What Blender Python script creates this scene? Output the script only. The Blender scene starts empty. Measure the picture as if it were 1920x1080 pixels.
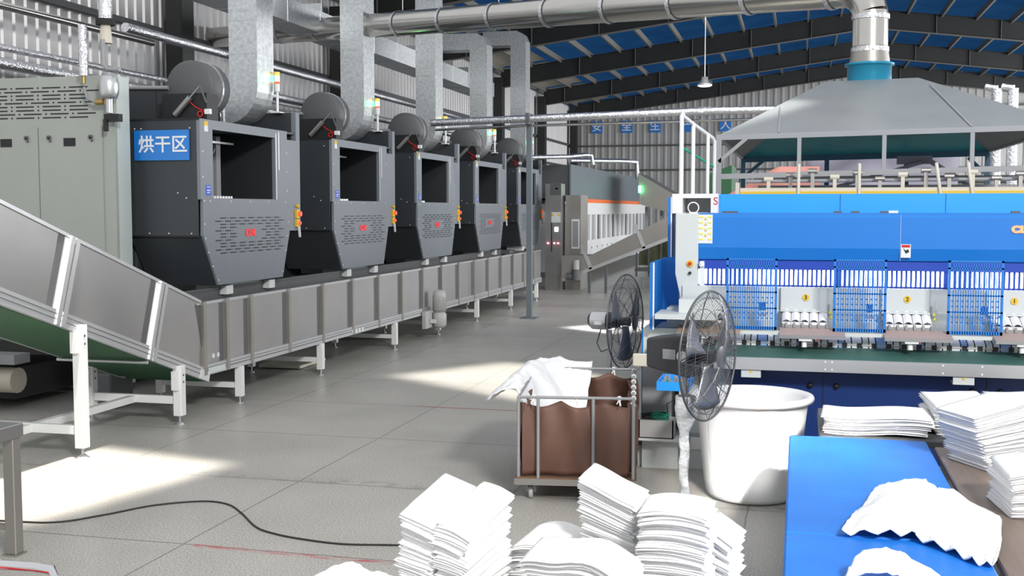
import bpy, math, random
from math import sin, cos, pi, radians as R
from mathutils import Vector as V, Matrix, Quaternion, noise

scene = bpy.context.scene
COL = scene.collection
random.seed(7)

# ------------------------------------------------------------------ camera
F_PX, VH, UV, CAM_H = 2130.0, 393.0, 1500.0, 2.5
TH = math.atan((540 - VH) / F_PX)
PSI = math.atan((UV - 960) * cos(TH) / F_PX)
cd = bpy.data.cameras.new('camera'); cam = bpy.data.objects.new('camera', cd); COL.objects.link(cam)
cd.sensor_width = 36.0; cd.lens = F_PX * 36.0 / 1920.0; cd.clip_end = 300; cd.clip_start = 0.05
fw = V((-sin(PSI) * cos(TH), cos(PSI) * cos(TH), -sin(TH)))
rt = V((cos(PSI), sin(PSI), 0)); up = rt.cross(fw)
cam.matrix_world = Matrix(((rt.x, up.x, -fw.x, 0), (rt.y, up.y, -fw.y, 0), (rt.z, up.z, -fw.z, CAM_H), (0, 0, 0, 1)))
scene.camera = cam

# ------------------------------------------------------------------ world, light, exposure
scene.view_settings.view_transform = 'Standard'; scene.view_settings.look = 'None'
scene.view_settings.gamma = 1.0; scene.view_settings.use_curve_mapping = False
scene.view_settings.exposure = 0.3
w = bpy.data.worlds.new('world'); scene.world = w; w.use_nodes = True
bg = w.node_tree.nodes['Background']
bg.inputs[0].default_value = (0.95, 0.965, 1.0, 1); bg.inputs[1].default_value = 0.68

def area(name, loc, target, sx, sy, power, col=(1, 1, 1), spread=180.0, roll=0.0):
    l = bpy.data.lights.new(name, 'AREA'); l.shape = 'RECTANGLE'; l.size = sx; l.size_y = sy
    l.energy = power; l.color = col; l.spread = R(spread)
    o = bpy.data.objects.new(name, l); COL.objects.link(o); o.location = loc
    d = V(target) - V(loc); q = d.to_track_quat('-Z', 'Y'); o.rotation_euler = (q @ Quaternion((0, 0, 1), R(roll))).to_euler()
    return o
# unseen area lamps in place of daylight; back and side ones are added fill
area('daylight_floor', (-6.0, 8.0, 12), (-7.35, 9.2, 0), 2.4, 3.4, 75, (1, .93, .84), 3, 29)
area('fill_back', (2.0, 21.0, 10.5), (-3.0, 68.0, 4.0), 10.0, 2.0, 1300, (1, .98, .95), 150)  # added lamp above the view, brightens the back wall and far hall
area('daylight_front', (6.5, -4.0, 10.5), (-2.0, 10.0, 0.8), 2.6, 2.0, 2300, (1, .97, .94))
area('daylight_barrel', (3.5, -4.0, 7.0), (-0.15, 9.3, 0.45), 1.0, .8, 9, (1, .97, .93), 4)
area('daylight_middle', (2.0, 12.0, 12.0), (-3.8, 16.0, 0), 2.3, 3.0, 50, (1, .95, .86), 3)
area('daylight_far', (4.0, 18.0, 12.0), (-3.4, 24.1, 0), 2.6, 1.2, 45, (.95, .96, 1), 2)
area('fill_side', (19.5, 42.0, 6.0), (-8.0, 42.0, 2.5), 44.0, 5.0, 7000, (.98, .98, 1))  # added long lamp out of view, fills the hall from the right

# ------------------------------------------------------------------ materials
MATS = {}
def mat(name, col, rough=0.5, metal=0.0, noise_amt=0.0, nscale=5.0, bump=0.0, bscale=40.0, emit=0.0, ecol=None, trans=0.0, alpha=1.0, stretch=(1, 1, 1), coat=0.0, col2=None):
    m = bpy.data.materials.new(name); m.use_nodes = True
    nt = m.node_tree; b = nt.nodes['Principled BSDF']
    c = tuple(col) + (1,)
    b.inputs['Base Color'].default_value = c
    b.inputs['Roughness'].default_value = rough; b.inputs['Metallic'].default_value = metal
    if coat: b.inputs['Coat Weight'].default_value = coat
    tc = nt.nodes.new('ShaderNodeTexCoord'); mp = nt.nodes.new('ShaderNodeMapping')
    mp.inputs['Scale'].default_value = stretch
    nt.links.new(tc.outputs['Object'], mp.inputs['Vector'])
    n = nt.nodes.new('ShaderNodeTexNoise'); n.inputs['Scale'].default_value = nscale; n.inputs['Detail'].default_value = 4
    nt.links.new(mp.outputs[0], n.inputs['Vector'])
    amt = noise_amt if noise_amt else 0.04
    mx = nt.nodes.new('ShaderNodeMix'); mx.data_type = 'RGBA'
    mx.inputs[6].default_value = tuple(max(0, x * (1 - amt)) for x in col) + (1,)
    mx.inputs[7].default_value = (tuple(col2) if col2 else tuple(min(1, x * (1 + amt)) for x in col)) + (1,)
    nt.links.new(n.outputs['Fac'], mx.inputs[0]); nt.links.new(mx.outputs[2], b.inputs['Base Color'])
    if bump:
        n2 = nt.nodes.new('ShaderNodeTexNoise'); n2.inputs['Scale'].default_value = bscale; n2.inputs['Detail'].default_value = 3
        nt.links.new(mp.outputs[0], n2.inputs['Vector'])
        bp = nt.nodes.new('ShaderNodeBump'); bp.inputs['Strength'].default_value = bump; bp.inputs['Distance'].default_value = 0.02
        nt.links.new(n2.outputs['Fac'], bp.inputs['Height']); nt.links.new(bp.outputs[0], b.inputs['Normal'])
    if emit:
        b.inputs['Emission Color'].default_value = tuple(ecol or col) + (1,); b.inputs['Emission Strength'].default_value = emit
    if trans: b.inputs['Transmission Weight'].default_value = trans
    if alpha < 1: b.inputs['Alpha'].default_value = alpha
    MATS[name] = m
    return m

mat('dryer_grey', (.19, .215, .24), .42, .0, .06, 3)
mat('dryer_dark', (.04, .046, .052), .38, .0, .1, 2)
mat('black', (.012, .012, .014), .5)
mat('rubber', (.02, .02, .02), .8)
mat('interior', (.02, .024, .028), .55)
mat('cab_green', (.36, .385, .35), .45, 0, .05, 2)
mat('cab_white', (.55, .62, .6), .45)
mat('white_paint', (.78, .79, .78), .4)
mat('pale_grey', (.60, .64, .63), .45)
mat('mid_grey', (.30, .31, .32), .5)
mat('dark_grey', (.10, .105, .11), .55)
mat('steel_post', (.13, .16, .18), .45)
mat('beam', (.028, .029, .028), .6, 0, .25, 1.2)
mat('beam_edge', (.16, .155, .14), .6)
mat('stainless', (.43, .425, .42), .36, .9, .12, 1.5, .0, 30)
mat('stainless_dull', (.36, .345, .32), .42, .75, .15, 1.5)
mat('alu', (.60, .61, .62), .35, .75)
mat('chrome', (.75, .75, .76), .12, 1)
mat('galv', (.60, .63, .64), .36, .75, .45, 16, .12, 60)
mat('pipe_steel', (.60, .585, .55), .2, .95, .06, 3)
mat('foil', (.78, .79, .82), .2, .9, .15, 20, 1.0, 28)
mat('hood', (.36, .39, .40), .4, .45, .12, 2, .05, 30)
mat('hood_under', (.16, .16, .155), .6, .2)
mat('cyan', (.02, .27, .44), .3)
mat('teal', (.01, .17, .2), .5, 0, .3, 3)
mat('blue_dark_frame', (.02, .09, .15), .5)
mat('blue', (.004, .18, .60), .5, 0, .05, 2)
mat('blue_bright', (.015, .34, 1.0), .45, 0, .04, 2)
mat('blue_navy', (.008, .035, .17), .33, 0, .15, 2)
mat('blue_deep', (.012, .06, .42), .4)
mat('guard_blue', (.015, .19, .62), .4)
mat('sign_blue', (.03, .22, .66), .4)
mat('mat_blue', (.01, .17, .70), .42, 0, .22, 1.6, .12, 30, col2=(.02, .26, .86))
mat('white_text', (.82, .84, .88), .5)
mat('red', (.55, .02, .02), .4)
mat('red_logo', (.70, .03, .04), .4, emit=.35)
mat('red_glow', (.9, .12, .05), .4, emit=3.0, ecol=(1, .14, .06))
mat('red_lamp', (.9, .1, .05), .3, emit=.6)
mat('amber_lamp', (.95, .4, .03), .3, emit=.8, ecol=(1, .45, .05))
mat('green_lamp', (.1, .9, .35), .3, emit=9, ecol=(.08, 1, .3))
mat('clear_lamp', (.9, .9, .88), .3, emit=1.2)
mat('pink_led', (.9, .2, .3), .3, emit=12, ecol=(1, .15, .2))
mat('screen', (.9, .92, 1), .3, emit=2.0)
mat('led_white', (1, 1, 1), .3, emit=7, ecol=(.93, .95, 1))
mat('lamp_glass', (1, 1, 1), .3, emit=4)
mat('yellow', (.75, .50, .03), .5)
mat('yellow_bright', (.8, .8, .1), .5)
mat('orange', (.90, .17, .03), .45)
mat('label_white', (.72, .76, .76), .5)
mat('label_blue', (.05, .12, .6), .5)
mat('green_belt', (.012, .09, .030), .55, 0, .08, 2)
mat('belt_teal', (.04, .12, .10), .5, 0, .25, 3)
mat('linen', (.87, .87, .865), .85, 0, .015, 3, .12, 120)
mat('linen_fold', (.84, .85, .86), .9, 0, .02, 3, .3, 60)
mat('plastic_white', (.80, .81, .81), .38, 0, .05, 1.5)
mat('brown_cloth', (.15, .075, .052), .55, 0, .25, 5, .2, 200)
mat('wood_old', (.15, .085, .045), .7, 0, .35, 8, .2, 30, stretch=(1, 8, 8))
mat('wood_top', (.20, .155, .125), .4, 0, .25, 5, stretch=(6, .6, 1))
mat('tan', (.42, .29, .20), .5, .0)
mat('tan_pink', (.40, .30, .27), .5)
mat('strip_white', (.75, .78, .85), .5)
mat('strip_blue', (.25, .42, .80), .5)
mat('cable', (.02, .022, .022), .6)
mat('green_wire', (.01, .35, .22), .5)
mat('pump_grey', (.42, .42, .41), .45)
mat('brass', (.45, .32, .12), .35, .8)
mat('wall_metal', (.50, .50, .50), .42, .35, .10, 1.5, stretch=(1, 1, .2))
mat('wall_metal_far', (.44, .44, .43), .5, .2, .10, 1.5)
mat('fan_wire', (.13, .135, .14), .35, .6)
mat('fan_blade', (.24, .25, .27), .3, .5)
mat('motor_dark', (.035, .036, .04), .4)
mat('plastic_wrap', (.75, .77, .78), .18, .15, .25, 14, 1.0, 22)
mat('olive', (.09, .10, .05), .8, 0, .3, 6)
mat('salmon', (.42, .18, .15), .7)
mat('lilac', (.27, .26, .33), .7)
mat('purlin', (.17, .165, .15), .6)
mat('red_bag', (.5, .02, .03), .5)
mat('ivory', (.62, .58, .48), .5)

def roof_mat():
    m = bpy.data.materials.new('roof_sheet'); m.use_nodes = True; nt = m.node_tree; nt.nodes.clear()
    out = nt.nodes.new('ShaderNodeOutputMaterial'); mixs = nt.nodes.new('ShaderNodeMixShader')
    d = nt.nodes.new('ShaderNodeBsdfDiffuse'); t = nt.nodes.new('ShaderNodeBsdfTranslucent')
    n = nt.nodes.new('ShaderNodeTexNoise'); n.inputs['Scale'].default_value = .6
    tc = nt.nodes.new('ShaderNodeTexCoord'); nt.links.new(tc.outputs['Object'], n.inputs['Vector'])
    mx = nt.nodes.new('ShaderNodeMix'); mx.data_type = 'RGBA'
    mx.inputs[6].default_value = (.006, .035, .10, 1); mx.inputs[7].default_value = (.02, .085, .22, 1)
    nt.links.new(n.outputs['Fac'], mx.inputs[0])
    nt.links.new(mx.outputs[2], d.inputs[0]); nt.links.new(mx.outputs[2], t.inputs[0])
    mixs.inputs[0].default_value = .75
    nt.links.new(d.outputs[0], mixs.inputs[1]); nt.links.new(t.outputs[0], mixs.inputs[2]); nt.links.new(mixs.outputs[0], out.inputs[0])
    MATS['roof_sheet'] = m
roof_mat()

def floor_mat():
    m = bpy.data.materials.new('floor_terrazzo'); m.use_nodes = True; nt = m.node_tree
    b = nt.nodes['Principled BSDF']; L = nt.links.new
    tc = nt.nodes.new('ShaderNodeTexCoord'); sp = nt.nodes.new('ShaderNodeSeparateXYZ'); L(tc.outputs['Object'], sp.inputs[0])
    def math_(op, a, bb=None):
        n = nt.nodes.new('ShaderNodeMath'); n.operation = op
        for i, x in enumerate((a, bb)):
            if x is None: continue
            if isinstance(x, (int, float)): n.inputs[i].default_value = x
            else: L(x, n.inputs[i])
        return n.outputs[0]
    def nz(scale, detail=3, stretch=None):
        n = nt.nodes.new('ShaderNodeTexNoise'); n.inputs['Scale'].default_value = scale; n.inputs['Detail'].default_value = detail
        if stretch:
            mp = nt.nodes.new('ShaderNodeMapping'); mp.inputs['Scale'].default_value = stretch; L(tc.outputs['Object'], mp.inputs[0]); L(mp.outputs[0], n.inputs['Vector'])
        else: L(tc.outputs['Object'], n.inputs['Vector'])
        return n.outputs['Fac']
    def ramp(x, a, bb):
        r = nt.nodes.new('ShaderNodeMapRange'); L(x, r.inputs[0]); r.inputs[1].default_value = a; r.inputs[2].default_value = bb; return r.outputs[0]
    def mixc(f, a, bb):
        n = nt.nodes.new('ShaderNodeMix'); n.data_type = 'RGBA'; L(f, n.inputs[0])
        for i, x in ((6, a), (7, bb)):
            if isinstance(x, tuple): n.inputs[i].default_value = x
            else: L(x, n.inputs[i])
        return n.outputs[2]
    base = mixc(ramp(nz(.7, 5), .35, .65), (.37, .357, .325, 1), (.48, .463, .425, 1))
    speck = mixc(ramp(nz(70, 2), .35, .68), (.17, .168, .158, 1), (.68, .665, .62, 1))
    col = nt.nodes.new('ShaderNodeMix'); col.data_type = 'RGBA'; col.inputs[0].default_value = .5; L(base, col.inputs[6]); L(speck, col.inputs[7]); col = col.outputs[2]
    def seam(coord, off, width):
        s = math_('DIVIDE', math_('ADD', coord, off), 2.03)
        f = math_('ABSOLUTE', math_('SUBTRACT', math_('FRACT', s), .5))
        return math_('GREATER_THAN', f, .5 - width / 2.03)
    wob = math_('MULTIPLY', math_('SUBTRACT', nz(.8), .5), .05)
    sx = seam(math_('ADD', sp.outputs[0], wob), 4.44 + 2.03 * 10, .008); sy = seam(math_('ADD', sp.outputs[1], wob), -7.5 + 2.03 * 10, .010)
    sm = math_('MAXIMUM', sx, sy)
    col = mixc(math_('MULTIPLY', sm, .55), col, (.06, .058, .05, 1))
    # dirty band along the cross joint nearest the ramp
    band = math_('MULTIPLY', ramp(math_('ABSOLUTE', math_('SUBTRACT', sp.outputs[1], 9.6)), .16, .02), ramp(nz(5, 4), .45, .7))
    col = mixc(math_('MULTIPLY', band, .5), col, (.07, .06, .05, 1))
    # worn red paint lines
    def redline(y0, x0, x1, hw, slope=0.0, lo=.3, hi=.6):
        yy = math_('SUBTRACT', math_('SUBTRACT', sp.outputs[1], math_('MULTIPLY', sp.outputs[0], slope)), y0)
        a = ramp(math_('ABSOLUTE', yy), hw, hw * .5)
        inx = math_('MULTIPLY', math_('GREATER_THAN', sp.outputs[0], x0), math_('LESS_THAN', sp.outputs[0], x1))
        return math_('MULTIPLY', math_('MULTIPLY', a, inx), ramp(nz(9, 4, (.5, 3, 1)), lo, hi))
    col = mixc(math_('MULTIPLY', redline(13.6, -4.7, -1.2, .03, 0, .1, .4), .75), col, (.35, .06, .06, 1))
    col = mixc(math_('MULTIPLY', redline(7.36, -4.35, -2.75, .045, -.03, .42, .62), .8), col, (.45, .05, .06, 1))
    L(col, b.inputs['Base Color'])
    rg = ramp(nz(1.2, 4), .3, .7); mr = nt.nodes.new('ShaderNodeMapRange'); L(rg, mr.inputs[0]); mr.inputs[3].default_value = .30; mr.inputs[4].default_value = .45
    L(mr.outputs[0], b.inputs['Roughness'])
    bp = nt.nodes.new('ShaderNodeBump'); bp.inputs['Strength'].default_value = .04; bp.inputs['Distance'].default_value = .01; L(nz(60, 3), bp.inputs['Height']); L(bp.outputs[0], b.inputs['Normal'])
    MATS['floor'] = m
floor_mat()

# ------------------------------------------------------------------ mesh builder
class MB:
    def __init__(s, mt=None):
        s.v = []; s.f = []; s.mi = []; s.sm = []; s.mats = []; s.cur = 0
        if mt: s.m(mt)
    def m(s, name):
        if name not in s.mats: s.mats.append(name)
        s.cur = s.mats.index(name); return s
    def add(s, vs, fs, smooth=False):
        o = len(s.v); s.v += [tuple(p) for p in vs]
        for f in fs: s.f.append(tuple(i + o for i in f)); s.mi.append(s.cur); s.sm.append(smooth)
        return s
    def box(s, x0, y0, z0, x1, y1, z1):
        x0, x1 = min(x0, x1), max(x0, x1); y0, y1 = min(y0, y1), max(y0, y1); z0, z1 = min(z0, z1), max(z0, z1)
        return s.add([(x0, y0, z0), (x1, y0, z0), (x1, y1, z0), (x0, y1, z0), (x0, y0, z1), (x1, y0, z1), (x1, y1, z1), (x0, y1, z1)],
              [(0, 3, 2, 1), (4, 5, 6, 7), (0, 1, 5, 4), (1, 2, 6, 5), (2, 3, 7, 6), (3, 0, 4, 7)])
    def cbox(s, x, y, z, a, b, c): return s.box(x - a / 2, y - b / 2, z - c / 2, x + a / 2, y + b / 2, z + c / 2)
    def rbox(s, x0, y0, z0, x1, y1, z1, r):
        # box with chamfered edges
        vs = []; fs = []
        cx, cy, cz = (x0 + x1) / 2, (y0 + y1) / 2, (z0 + z1) / 2; a, b, c = abs(x1 - x0) / 2, abs(y1 - y0) / 2, abs(z1 - z0) / 2
        idx = {}
        for sx in (-1, 1):
            for sy in (-1, 1):
                for sz in (-1, 1):
                    for k in range(3):
                        p = [sx * (a - r), sy * (b - r), sz * (c - r)]; p[k] = (sx * a, sy * b, sz * c)[k]
                        idx[(sx, sy, sz, k)] = len(vs); vs.append((cx + p[0], cy + p[1], cz + p[2]))
        for k in range(3):
            i, j = [q for q in range(3) if q != k]
            for sg in (-1, 1):
                loop = []
                for (si, sj) in ((-1, -1), (1, -1), (1, 1), (-1, 1)):
                    t = [0, 0, 0]; t[k] = sg; t[i] = si; t[j] = sj; loop.append(idx[(t[0], t[1], t[2], k)])
                if (sg == 1) != (k != 1): loop.reverse()
                fs.append(tuple(loop))
        for k in range(3):  # edges running along axis k
            i, j = [q for q in range(3) if q != k]
            for si in (-1, 1):
                for sj in (-1, 1):
                    t0 = [0, 0, 0]; t0[i] = si; t0[j] = sj; t0[k] = -1; t1 = list(t0); t1[k] = 1
                    q = [idx[tuple(t0) + (i,)], idx[tuple(t0) + (j,)], idx[tuple(t1) + (j,)], idx[tuple(t1) + (i,)]]
                    if (si * sj == 1) != (k != 1): q.reverse()
                    fs.append(tuple(q))
        for sx in (-1, 1):
            for sy in (-1, 1):
                for sz in (-1, 1):
                    q = [idx[(sx, sy, sz, k)] for k in range(3)]
                    if sx * sy * sz < 0: q.reverse()
                    fs.append(tuple(q))
        return s.add(vs, fs)
    def obox(s, o, a, b, c):
        o, a, b, c = V(o), V(a), V(b), V(c)
        vs = [o, o + a, o + a + b, o + b, o + c, o + a + c, o + a + b + c, o + b + c]
        fs = [(0, 3, 2, 1), (4, 5, 6, 7), (0, 1, 5, 4), (1, 2, 6, 5), (2, 3, 7, 6), (3, 0, 4, 7)]
        if a.cross(b).dot(c) < 0: fs = [tuple(reversed(f)) for f in fs]
        return s.add(vs, fs)
    def bar(s, p, q, wd, ht=None, upv=(0, 0, 1)):
        ht = ht or wd; p, q = V(p), V(q); d = (q - p); u = V(upv)
        if abs(d.normalized().dot(u)) > .99: u = V((0, 1, 0))
        side = d.cross(u).normalized() * wd; tp = side.cross(d).normalized() * ht
        return s.obox(p - side / 2 - tp / 2, d, side, tp)
    def tube(s, pts, r, n=10, caps=True, smooth=True, closed=False):
        pts = [V(p) for p in pts]; m = len(pts)
        rs = r if isinstance(r, (list, tuple)) else [r] * m
        rings = []; prev = None
        for i, p in enumerate(pts):
            if closed: d = pts[(i + 1) % m] - pts[i - 1]
            else: d = (pts[min(i + 1, m - 1)] - pts[max(i - 1, 0)])
            d.normalize()
            if prev is None:
                a = V((0, 0, 1)) if abs(d.z) < .9 else V((1, 0, 0)); u = d.cross(a).normalized()
            else: u = (prev - d * prev.dot(d)).normalized()
            prev = u; w_ = d.cross(u)
            rings.append([p + (u * cos(2 * pi * k / n) + w_ * sin(2 * pi * k / n)) * rs[i] for k in range(n)])
        vs = [q for rg in rings for q in rg]; fs = []
        for i in range(m if closed else m - 1):
            for k in range(n):
                a = i * n + k; b = i * n + (k + 1) % n; c = ((i + 1) % m) * n + (k + 1) % n; d_ = ((i + 1) % m) * n + k
                fs.append((a, b, c, d_))
        s.add(vs, fs, smooth)
        if caps and not closed:
            s.add(rings[0], [tuple(reversed(range(n)))]); s.add(rings[-1], [tuple(range(n))])
        return s
    def cyl(s, p, q, r, n=16, r2=None, smooth=True): return s.tube([p, q], [r, r if r2 is None else r2], n, True, smooth)
    def lathe(s, prof, c=(0, 0, 0), n=40, smooth=True, axis='z'):
        vs = []; fs = []; m = len(prof)
        for k in range(n):
            a = 2 * pi * k / n
            for (r, z) in prof:
                if axis == 'z': vs.append((c[0] + r * cos(a), c[1] + r * sin(a), c[2] + z))
                elif axis == 'x': vs.append((c[0] + z, c[1] + r * cos(a), c[2] + r * sin(a)))
                else: vs.append((c[0] + r * sin(a), c[1] + z, c[2] + r * cos(a)))
        for k in range(n):
            for i in range(m - 1):
                fs.append((k * m + i, ((k + 1) % n) * m + i, ((k + 1) % n) * m + i + 1, k * m + i + 1))
        return s.add(vs, fs, smooth)
    def prism(s, poly, axis, a, b):
        def P(u, v_, t): return {'x': (t, u, v_), 'y': (u, t, v_), 'z': (u, v_, t)}[axis]
        n = len(poly); vs = [P(u, v_, a) for u, v_ in poly] + [P(u, v_, b) for u, v_ in poly]
        fs = [tuple(range(n)), tuple(reversed(range(n, 2 * n)))] + [(i, (i + 1) % n + 0, (i + 1) % n + n, i + n) for i in range(n)]
        ar = sum(poly[i][0] * poly[(i + 1) % n][1] - poly[(i + 1) % n][0] * poly[i][1] for i in range(n))
        flip = (ar > 0) == ((b > a)); flip = flip if axis != 'y' else not flip
        if not flip: fs = [tuple(reversed(f)) for f in fs]
        else: pass
        fs = [tuple(reversed(f)) for f in fs[:]] if False else fs
        return s.add(vs, fs)
    def quad(s, a, b, c, d): return s.add([a, b, c, d], [(0, 1, 2, 3)])
    def grid(s, fn, nu, nv, smooth=True, closed_u=False):
        vs = [fn(i / nu, j / nv) for i in range(nu + (0 if closed_u else 1)) for j in range(nv + 1)]
        m = nv + 1; tot = nu if closed_u else nu
        fs = []
        for i in range(tot):
            i2 = (i + 1) % nu if closed_u else i + 1
            for j in range(nv): fs.append((i * m + j, i2 * m + j, i2 * m + j + 1, i * m + j + 1))
        return s.add(vs, fs, smooth)
    def build(s, name, off=(0, 0, 0)):
        me = bpy.data.meshes.new(name)
        ox, oy, oz = off
        me.from_pydata([(x - ox, y - oy, z - oz) for x, y, z in s.v], [], s.f)
        for n_ in (s.mats or ['mid_grey']): me.materials.append(MATS[n_])
        me.polygons.foreach_set('material_index', s.mi); me.polygons.foreach_set('use_smooth', s.sm)
        me.update()
        o = bpy.data.objects.new(name, me); COL.objects.link(o); return o

def fix_normals(o):
    import bmesh
    bm = bmesh.new(); bm.from_mesh(o.data); bmesh.ops.recalc_face_normals(bm, faces=bm.faces); bm.to_mesh(o.data); bm.free()
def bevel(o, wd=.01, seg=2):
    m = o.modifiers.new('bevel', 'BEVEL'); m.width = wd; m.segments = seg; m.limit_method = 'ANGLE'; m.angle_limit = R(40); return o
def solid(o, t): m = o.modifiers.new('solid', 'SOLIDIFY'); m.thickness = t; m.offset = 0; return o
def subs(o, n=1): m = o.modifiers.new('sub', 'SUBSURF'); m.levels = n; m.render_levels = n; return o

def tag(o, label, cat, group=None):
    o['label'] = label; o['category'] = cat
    if group: o['group'] = group
    return o
class Thing:
    def __init__(s, name, label, cat, loc=(0, 0, 0), rz=0.0, group=None, local=False):
        s.o = bpy.data.objects.new(name, None); COL.objects.link(s.o); s.o.empty_display_size = .1
        s.o.location = loc; s.o.rotation_euler = (0, 0, rz); tag(s.o, label, cat, group)
        s.off = (0, 0, 0) if local else loc
    def part(s, name, mb, parent=None, label=None, bev=None, fix=True):
        o = mb.build(name, s.off); o.parent = parent or s.o
        if label: o['label'] = label
        if fix: fix_normals(o)
        if bev: bevel(o, bev)
        return o
    def parts(s, name, mb, parent=None, label=None):
        # every separate piece of the builder becomes a part of its own
        key = {}; par = {}
        def find(a):
            while par[a] != a: par[a] = par[par[a]]; a = par[a]
            return a
        kv = [tuple(round(c, 4) for c in p) for p in mb.v]
        for k in kv: par.setdefault(k, k)
        for f in mb.f:
            r0 = find(kv[f[0]])
            for i in f[1:]:
                r1 = find(kv[i]); par[r1] = r0
        groups = {}
        for fi, f in enumerate(mb.f): groups.setdefault(find(kv[f[0]]), []).append(fi)
        out = []
        for fl in groups.values():
            q = MB(); q.mats = list(mb.mats); mp = {}
            for fi in fl:
                ff = []
                for i in mb.f[fi]:
                    if i not in mp: mp[i] = len(q.v); q.v.append(mb.v[i])
                    ff.append(mp[i])
                q.f.append(tuple(ff)); q.mi.append(mb.mi[fi]); q.sm.append(mb.sm[fi])
            out.append(s.part(name, q, parent, label))
        return out
    def adopt(s, o, parent=None): o.parent = parent or s.o; return o
def single(name, mb, label, cat, group=None, bev=None, loc=None, fix=True):
    loc = loc or (0, 0, 0)
    o = mb.build(name, loc); o.location = loc
    if fix: fix_normals(o)
    if bev: bevel(o, bev)
    return tag(o, label, cat, group)
def struct(name, mb, parent=None):
    o = mb.build(name); fix_normals(o)
    if parent: o.parent = parent
    o['kind'] = 'structure'; return o
def copy_tree(o, loc, label=None, group=None):
    def rec(src, par):
        c = src.copy(); COL.objects.link(c); c.parent = par
        for ch in src.children: rec(ch, c)
        return c
    c = rec(o, None); c.location = loc
    if label: c['label'] = label
    if group: c['group'] = group
    return c
def text_mesh(txt, size, mt, depth=.003, sx=1.0, bold=0.0, name='text'):
    cu = bpy.data.curves.new(name, 'FONT'); cu.body = txt; cu.size = size; cu.extrude = depth; cu.align_x = 'CENTER'; cu.align_y = 'CENTER'; cu.offset = bold
    t = bpy.data.objects.new(name, cu); COL.objects.link(t)
    dg = bpy.context.evaluated_depsgraph_get(); dg.update()
    me = bpy.data.meshes.new_from_object(t.evaluated_get(dg))
    bpy.data.objects.remove(t)
    me.transform(Matrix.Diagonal((sx, 1, 1, 1)))
    me.materials.clear(); me.materials.append(MATS[mt])
    o = bpy.data.objects.new(name, me); COL.objects.link(o); return o
def place_text(o, parent, pos, off, face):
    # face '-y' reads from the camera side, '+x' reads from the aisle
    if face == '-y': rot = Matrix.Rotation(R(90), 4, 'X')
    else: rot = Matrix.Rotation(R(90), 4, 'Z') @ Matrix.Rotation(R(90), 4, 'X')
    o.data.transform(rot); o.data.transform(Matrix.Translation(V(pos) - V(off)))
    o.parent = parent; return o
def arc(c, r, a0, a1, n, plane='xz'):
    out = []
    for i in range(n + 1):
        a = a0 + (a1 - a0) * i / n
        out.append({'xz': (c[0] + r * cos(a), c[1], c[2] + r * sin(a)), 'yz': (c[0], c[1] + r * cos(a), c[2] + r * sin(a)), 'xy': (c[0] + r * cos(a), c[1] + r * sin(a), c[2])}[plane])
    return out

# ================================================================== SETTING
WX, YB = -13.6, 67.9          # left wall, back wall
RIDGE_X, BEAM_R, BEAM_E, SL = 2.8, 9.97, 7.9, .128
FY = [22.6, 31.5, 40.6, 49.8, 58.6, 67.3]
b = MB('floor'); b.quad((-14, -8, 0), (22, -8, 0), (22, 68.2, 0), (-14, 68.2, 0)); struct('floor', b)

def corrugated(mb, p0, p1, z0, z1f, pitch=.30, depth=.035, inward=(1, 0)):
    # ribbed sheet from p0 to p1 (xy), top given by function of position
    p0, p1 = V((p0[0], p0[1], 0)), V((p1[0], p1[1], 0)); L_ = (p1 - p0).length; d = (p1 - p0) / L_; n_ = V((inward[0], inward[1], 0))
    ts = []; t = 0
    while t < L_:
        ts += [(t, 0), (t + pitch * .58, 0), (t + pitch * .68, depth), (t + pitch * .9, depth)]; t += pitch
    ts.append((L_, 0)); vs = []; fs = []
    for (t, dd) in ts:
        q = p0 + d * min(t, L_) + n_ * dd; vs.append((q.x, q.y, z0)); vs.append((q.x, q.y, z1f(q.x, q.y)))
    for i in range(len(ts) - 1): fs.append((2 * i, 2 * i + 2, 2 * i + 3, 2 * i + 1))
    mb.add(vs, fs)
def roof_z(x): return BEAM_R + .95 - abs(x - RIDGE_X) * SL
b = MB('wall_metal'); corrugated(b, (WX, 12), (WX, YB), 0, lambda x, y: roof_z(x), .32, .04, (1, 0)); 
wl = struct('wall_left', b)
b = MB('wall_metal_far'); corrugated(b, (WX, YB), (21, YB), 0, lambda x, y: roof_z(x), .42, .05, (0, -1)); struct('wall_back', b)
b = MB('roof_sheet')
for sgn, xe in ((-1, WX - .3), (1, 19.5)):
    b.quad((RIDGE_X, 22, roof_z(RIDGE_X)), (xe, 22, roof_z(xe)), (xe, YB + .1, roof_z(xe)), (RIDGE_X, YB + .1, roof_z(RIDGE_X)))
struct('ceiling', b)
# purlins under the sheets
b = MB('purlin')
x = WX + .6
while x < 19:
    b.box(x - .04, 22.2, roof_z(x) - .26, x + .04, YB, roof_z(x) - .02); x += 1.32
struct('trim_1', b)
# opaque lining strips along the eave of the left roof slope
b = MB('ivory')
for k in range(len(FY) - 1):
    b.obox((WX, FY[k] + .3, roof_z(WX) - .06), (2.6, 0, 2.6 * SL), (0, FY[k + 1] - FY[k] - .6, 0), (0, 0, .02))
struct('trim_2', b)
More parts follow.
